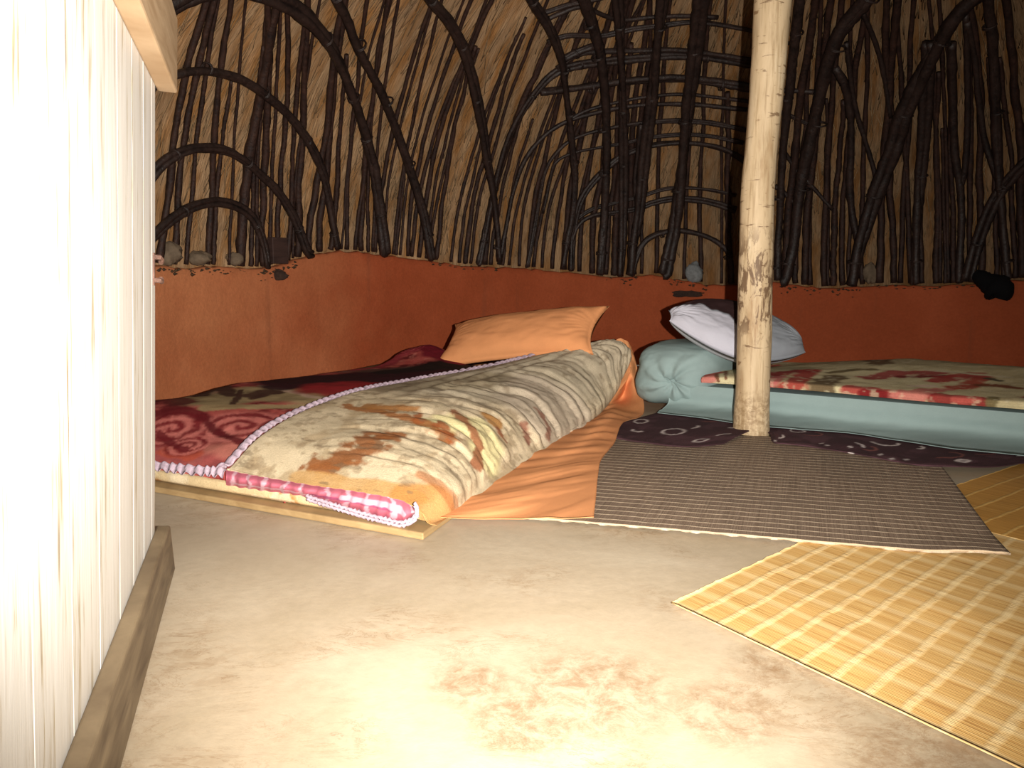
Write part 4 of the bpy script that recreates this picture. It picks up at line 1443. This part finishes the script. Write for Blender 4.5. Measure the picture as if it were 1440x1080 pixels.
for p_, r, c in (
        ([(1075, 540), (1090, 525), (1130, 522)], .055, (146, 44, 44)),
        ([(1080, 545), (1100, 530)], .030, (196, 112, 104)),
        ([(1140, 520), (1120, 545), (1108, 548)], .040, (170, 66, 58)),
        ([(1085, 515), (1075, 508)], .04, (186, 90, 76)),
        ([(1152, 550), (1165, 535), (1175, 530)], .045, (112, 92, 66)),
        ([(1170, 524), (1200, 520), (1230, 519)], .025, (120, 104, 72)),
        ([(1225, 532), (1260, 524), (1310, 525)], .055, (166, 76, 72)),
        ([(1270, 530), (1330, 530)], .030, (118, 38, 40)),
        ([(1320, 535), (1350, 528), (1375, 528)], .050, (170, 66, 60)),
        ([(1340, 545), (1360, 545), (1378, 532)], .035, (176, 74, 58)),
        ([(1200, 545), (1230, 552), (1250, 558)], .045, (178, 72, 66)),
        ([(1215, 552), (1252, 560)], .022, (130, 34, 36)),
        ([(1265, 556), (1290, 560), (1320, 548)], .045, (206, 124, 112)),
        ([(1320, 562), (1345, 562), (1375, 566)], .040, (146, 40, 42)),
        ([(1345, 560), (1370, 560)], .02, (190, 90, 80)),
        ([(1280, 543), (1310, 542)], .018, (222, 196, 172)),
        ([(1385, 542), (1410, 543), (1425, 545)], .035, (130, 72, 48)),
        ([(1390, 533), (1405, 535)], .016, (86, 78, 62)),
        ([(1398, 560), (1396, 572)], .018, (126, 112, 76)),
        ([(988, 528), (996, 520)], .05, (172, 76, 70)),
        ([(990, 538), (1000, 532)], .025, (206, 130, 118)),
        ([(1008, 525), (1010, 536)], .008, (120, 70, 50)),
        ([(1021, 522), (1021, 532)], .008, (120, 70, 50)),
        ([(1220, 510), (1240, 511)], .05, (112, 88, 62)),
        ([(1350, 516), (1430, 522)], .03, (120, 84, 66)),
        ([(1470, 560), (1520, 570)], .06, (160, 60, 56)),
        ([(1300, 520), (1420, 530)], .012, (206, 192, 160))):
    pt.stroke(p_, r, c, .95, freq=26, warp=.7, soft=.4)
pt.mottle((228, 216, 180), 30, .14, .4)
fb = recenter(sheet('blanket', G, M_PLUSH, None, pt.C, .008))
tag(fb, 'cream blanket with large red flowers laid over the right bed', 'blanket')


# pillow leaning on the bolster
def wp_paint(A, B, top):
    c = np.ones(A.shape + (3,)) * lin((140, 144, 150))
    if not top:
        return np.ones(A.shape + (3,)) * lin((170, 172, 176))
    wave = -.18 - 1.05 * (A + .15) + .08 * np.sin(A * 18) + .05 * np.sin(A * 31 + 1)
    brown = np.clip((B - wave) / .05, 0, 1) * np.clip((.30 - A) / .04, 0, 1)
    white = np.clip((wave - B) / .05, 0, 1) * np.clip((.32 - A) / .04, 0, 1)
    c = c * (1 - brown[..., None]) + lin((52, 34, 34)) * brown[..., None]
    c = c * (1 - white[..., None]) + lin((190, 188, 198)) * white[..., None]
    return c


M_PILLOW = mat_cloth('printed_cotton', None, .05, 420, .12, .85)
l_, r_ = at_d(944, 446, 3.50), at_d(1131, 489, 3.50)
ax = r_ - l_
cen = (l_ + r_) / 2 + np.array([0, .02, .006])
wp = pillow('pillow', cen, ax, (.10, .75, .50), np.linalg.norm(ax) / 2 * 1.02, .215, .080, M_PILLOW, wp_paint, 4, .03, 110, 80, wr=.006, lens=.80)
tag(wp, 'white pillow with dark brown and grey panels, tilted behind the pale pole', 'pillow')

# purple ring-print cloth under the right bed
NEAR = [(846, 606), (866, 616), (905, 622), (960, 628), (1008, 625), (1026, 620), (1032, 608), (1056, 603), (1080, 608), (1087, 621), (1106, 624), (1130, 627), (1180, 634), (1240, 645), (1290, 654), (1345, 656), (1400, 656), (1440, 651), (1500, 648)]
ctrl = []
for x, y in NEAR:
    f = at_z(x, y, .018)
    a = float((RM @ (f[:2] - RO))[0])
    n0 = float((RM @ (f[:2] - RO))[1])
    row = [f]
    for fr in (.35, .7):
        row.append(rb(a, n0 + (.06 - n0) * fr, .026))
    row += [rb(a, .06, .024), rb(a, .25, .022)]
    ctrl.append(row)
G = patch(ctrl, 420, 70)
S, T = metric(G)
G = G + np.array([0, 0, 1.0]) * ((.012 * fbm(S * 9, T * 9, 2) + .008 * np.abs(fbm(S * 16, T * 12, 3))) * np.clip((.20 - T) / .1, 0, 1) * np.clip(T / .02, .3, 1))[..., None]
lim = np.where(((G[..., :2] - RO) @ RM.T)[..., 1] > -.035, .029, .040)
G[..., 2] = np.clip(G[..., 2], .0180, lim)
pt = Paint(G, (72, 48, 52), 6)
pt.mottle((96, 66, 72), 12, .03, .6)


def ring_(x, y, r, c=(224, 210, 206), w=.006, arc=None, a=.9):
    p = pt.find(x, y)
    dx, dy = pt.S - p[0], (pt.T - p[1])
    d = np.hypot(dx, dy) + .004 * fbm(pt.S * 60, pt.T * 60, 3)
    m = np.clip((w - np.abs(d - r)) / (.4 * w), 0, 1) * a
    if arc:
        th_a = np.arctan2(dy, dx)
        m = m * ((th_a > arc[0]) & (th_a < arc[1]))
    pt.C = pt.C * (1 - m[..., None]) + lin(c) * m[..., None]


for x, y, r in ((901, 592, .030), (948, 607, .038), (1012, 577, .022), (985, 619, .020), (1120, 606, .030), (1440, 640, .020), (930, 580, .012)):
    ring_(x, y, r)
for x, y, r, arc in ((900, 604, .03, (-2.6, -.4)), (1165, 602, .04, (.3, 2.8)), (1095, 612, .03, (-1, 1.2)), (1020, 612, .03, (1.4, 3.1)), (1245, 622, .045, (-2.8, .6)), (1310, 625, .04, (1.4, 3.1)),
                     (1345, 628, .045, (-1.2, .6)), (1285, 628, .03, (-1, 1)), (1200, 625, .035, (-.2, 1.7)), (1030, 600, .02, (-2, 1)), (975, 600, .02, (-1, 1.4)), (1400, 632, .03, (-2, 0))):
    ring_(x, y, r, arc=arc, w=.007)
for x, y in ((1155, 623), (1163, 626), (1196, 628), (1238, 638), (1253, 645), (1275, 646), (1196, 640), (1090, 620)):
    ring_(x, y, .002, w=.009)
ring_(1355, 648, .016, w=.009)
for x, y, r in ((1000, 590, .03), (1140, 610, .04), (1220, 630, .03), (1330, 640, .05), (1380, 636, .04)):
    ring_(x, y, r, (150, 92, 84), .006, (-2, 1.5), .7)
pc = recenter(sheet('cloth', G, M_PLUSH, None, pt.C, .0025))
tag(pc, 'dark purple cloth with white ring print spread on the floor under the right bed', 'cloth')

# ================================================================== THINGS ON THE CLAY LEDGE
M_BLACK = mat_cloth('black_cloth', rgb(16, 15, 16), .2, 160, .3)
M_DARKWOOD = mat_wood('dark_block_wood', rgb(48, 34, 30), rgb(70, 50, 44), (6, 6, 40))
M_STONE = mat_bark('grey_brown_stone', rgb(88, 74, 60), rgb(124, 106, 86), .8, 30, .2)
M_RAG = mat_cloth('grey_white_rag', rgb(132, 134, 134), .25, 60, .6)
M_SOOT = mat_bark('dark_mud', rgb(40, 30, 26), rgb(74, 54, 44), .9, 60, .2)


def lump(name, c, r, mat, seed=0, rough=.25, flat=0.0):
    q, h = np.meshgrid(np.linspace(0, 2 * math.pi, 22, endpoint=False), np.linspace(0, math.pi, 14), indexing='ij')
    n = np.stack([np.sin(h) * np.cos(q), np.sin(h) * np.sin(q), np.cos(h)], -1)
    w = 1 + rough * 2 * fbm(n[..., 0] * 1.6 + seed * 3, n[..., 1] * 1.6 + n[..., 2] * 1.3 + seed, seed)
    P = np.asarray(c) + n * np.asarray(r) * w[..., None]
    ix = np.arange(22 * 14).reshape(22, 14)
    Fc = [(int(ix[i, j]), int(ix[i, j + 1]), int(ix[(i + 1) % 22, j + 1]), int(ix[(i + 1) % 22, j])) for i in range(22) for j in range(13)]
    return recenter(mesh(name, P.reshape(-1, 3), Fc, mat))


def ledge(px, py, off=0.045):
    """a point over the ledge of the clay wall"""
    return on_cylinder(px, py, RC - off + .06)


# black bag slumped over the ledge
spine = [((1368, 384), 5, -.01), ((1377, 389), 8, .01), ((1388, 396), 11, .03), ((1401, 404), 16, .04), ((1409, 412), 13, .05), ((1406, 420), 8, .05)]
sp_ = [on_cylinder(x, y, RC - .05 - o) for (x, y), r, o in spine]
rr = [r * np.linalg.norm(p - ORIGIN) / FOCAL for ((_, r, _o), p) in zip(spine, sp_)]
mb = MB()
P_ = catmull(sp_, 40)
R2 = catmull(np.array(rr)[:, None], 40)[:, 0] * (1 + .25 * fbm(np.arange(40) * .3, np.zeros(40), 3))
mb.tube(P_, R2, 16, .05)
bag = recenter(mb.build('bag', M_BLACK))
tag(bag, 'small black bag slumped over the clay ledge at the far right', 'bag')

k_ = on_cylinder(391, 356, HR - .085)
s_ = 26 * np.linalg.norm(k_ - ORIGIN) / FOCAL
zt_ = on_cylinder(391, 334, HR - .085)[2]
a = math.atan2(k_[1] - HC[1], k_[0] - HC[0])
t_, r0 = np.array([-math.sin(a), math.cos(a), 0]), np.array([math.cos(a), math.sin(a), 0])
zb_ = float(clay_top(a)) * 1.016 + .012
base = k_.copy()
mb = MB()
ring = [base + t_ * sx * s_ / 2 + r0 * sy * .022 for sx, sy in ((-1, -1), (1, -1), (1, 1), (-1, 1))]
mb.hexa([np.array([p[0], p[1], zb_]) for p in ring] + [np.array([p[0], p[1], zt_]) for p in ring])
blk = mb.build('wood_block', M_DARKWOOD, None, False)
bv = blk.modifiers.new('b', 'BEVEL')
bv.width = .004
bv.segments = 2
tag(recenter(blk), 'dark square wooden block standing on the clay ledge beside the smallest hoop', 'block')
for i, (x, y, w, h, name, mt, lab, cat) in enumerate((
        (240, 366, 17, 13, 'stone', M_STONE, 'grey stone on the clay ledge right next to the door edge', 'stone'),
        (282, 369, 15, 9, 'stone', M_STONE, 'flatter grey stone on the clay ledge under the smallest hoop', 'stone'),
        (330, 367, 11, 9, 'stone', M_STONE, 'small tan stone on the clay ledge inside the smallest hoop', 'stone'),
        (1224, 389, 9, 13, 'stone', M_STONE, 'pale upright stone at the foot of the long slanting pole', 'stone'),
        (976, 383, 11, 13, 'rag', M_RAG, 'small grey-white rag heaped on the ledge under the lowest cross hoop', 'rag'))):
    p = on_cylinder(x, y, HR - .045)
    k = np.linalg.norm(p - ORIGIN) / FOCAL
    a = math.atan2(p[1] - HC[1], p[0] - HC[0])
    p[2] = float(clay_top(a)) * 1.016 + .010 + h * k
    tag(lump(name, p, (w * k, w * k * .7, h * k), mt, i + 1, .55), lab, cat)
for i, (x, y, w, h, lab) in enumerate(((964, 413, 26, 5, 'dark streak of dried mud stuck to the clay below the rag'), (388, 386, 16, 7, 'dark crumbly mud clod on the wall edge below the wooden block'))):
    p = on_cylinder(x, y, RC + (.006 if i else .012))
    k = np.linalg.norm(p - ORIGIN) / FOCAL
    tag(lump('mud_clod', p, (w * k, .014, h * k), M_SOOT, i + 4, .5), lab, 'mud')

# dirt crumbs caught along the edge of the clay
M_DIRT = mat_bark('dirt', rgb(44, 34, 26), rgb(96, 74, 52), .9, 90, .2)
DR = random.Random(21)
mb = MB()
for x0, x1, n, dy in ((222, 345, 46, 3), (362, 420, 34, 6), (600, 700, 30, 2), (840, 900, 18, 3), (935, 995, 22, 6), (1092, 1210, 40, 5), (1230, 1400, 26, 2)):
    for i in range(n):
        x = DR.uniform(x0, x1)
        y = float(np.interp(x, [p[0] for p in CLAY_TOP], [p[1] for p in CLAY_TOP])) + DR.uniform(-1, 1) * 1.5 + abs(DR.gauss(0, dy))
        c = on_cylinder(x, y, RC + .004)
        r = DR.uniform(.004, .011)
        V = []
        for d in ((1, 0, 0), (0, 1, 0), (-1, 0, 0), (0, -1, 0), (0, 0, 1), (0, 0, -1)):
            V.append(c + np.array(d) * r * DR.uniform(.6, 1.3) * (1.6 if d[2] == 0 else .8))
        mb.add(V, [(0, 1, 4), (1, 2, 4), (2, 3, 4), (3, 0, 4), (1, 0, 5), (2, 1, 5), (3, 2, 5), (0, 3, 5)])
cr = mb.build('dirt_crumbs', M_DIRT)
tag(cr, 'dark dirt crumbs caught along the upper edge of the clay wall', 'dirt', kind='stuff')
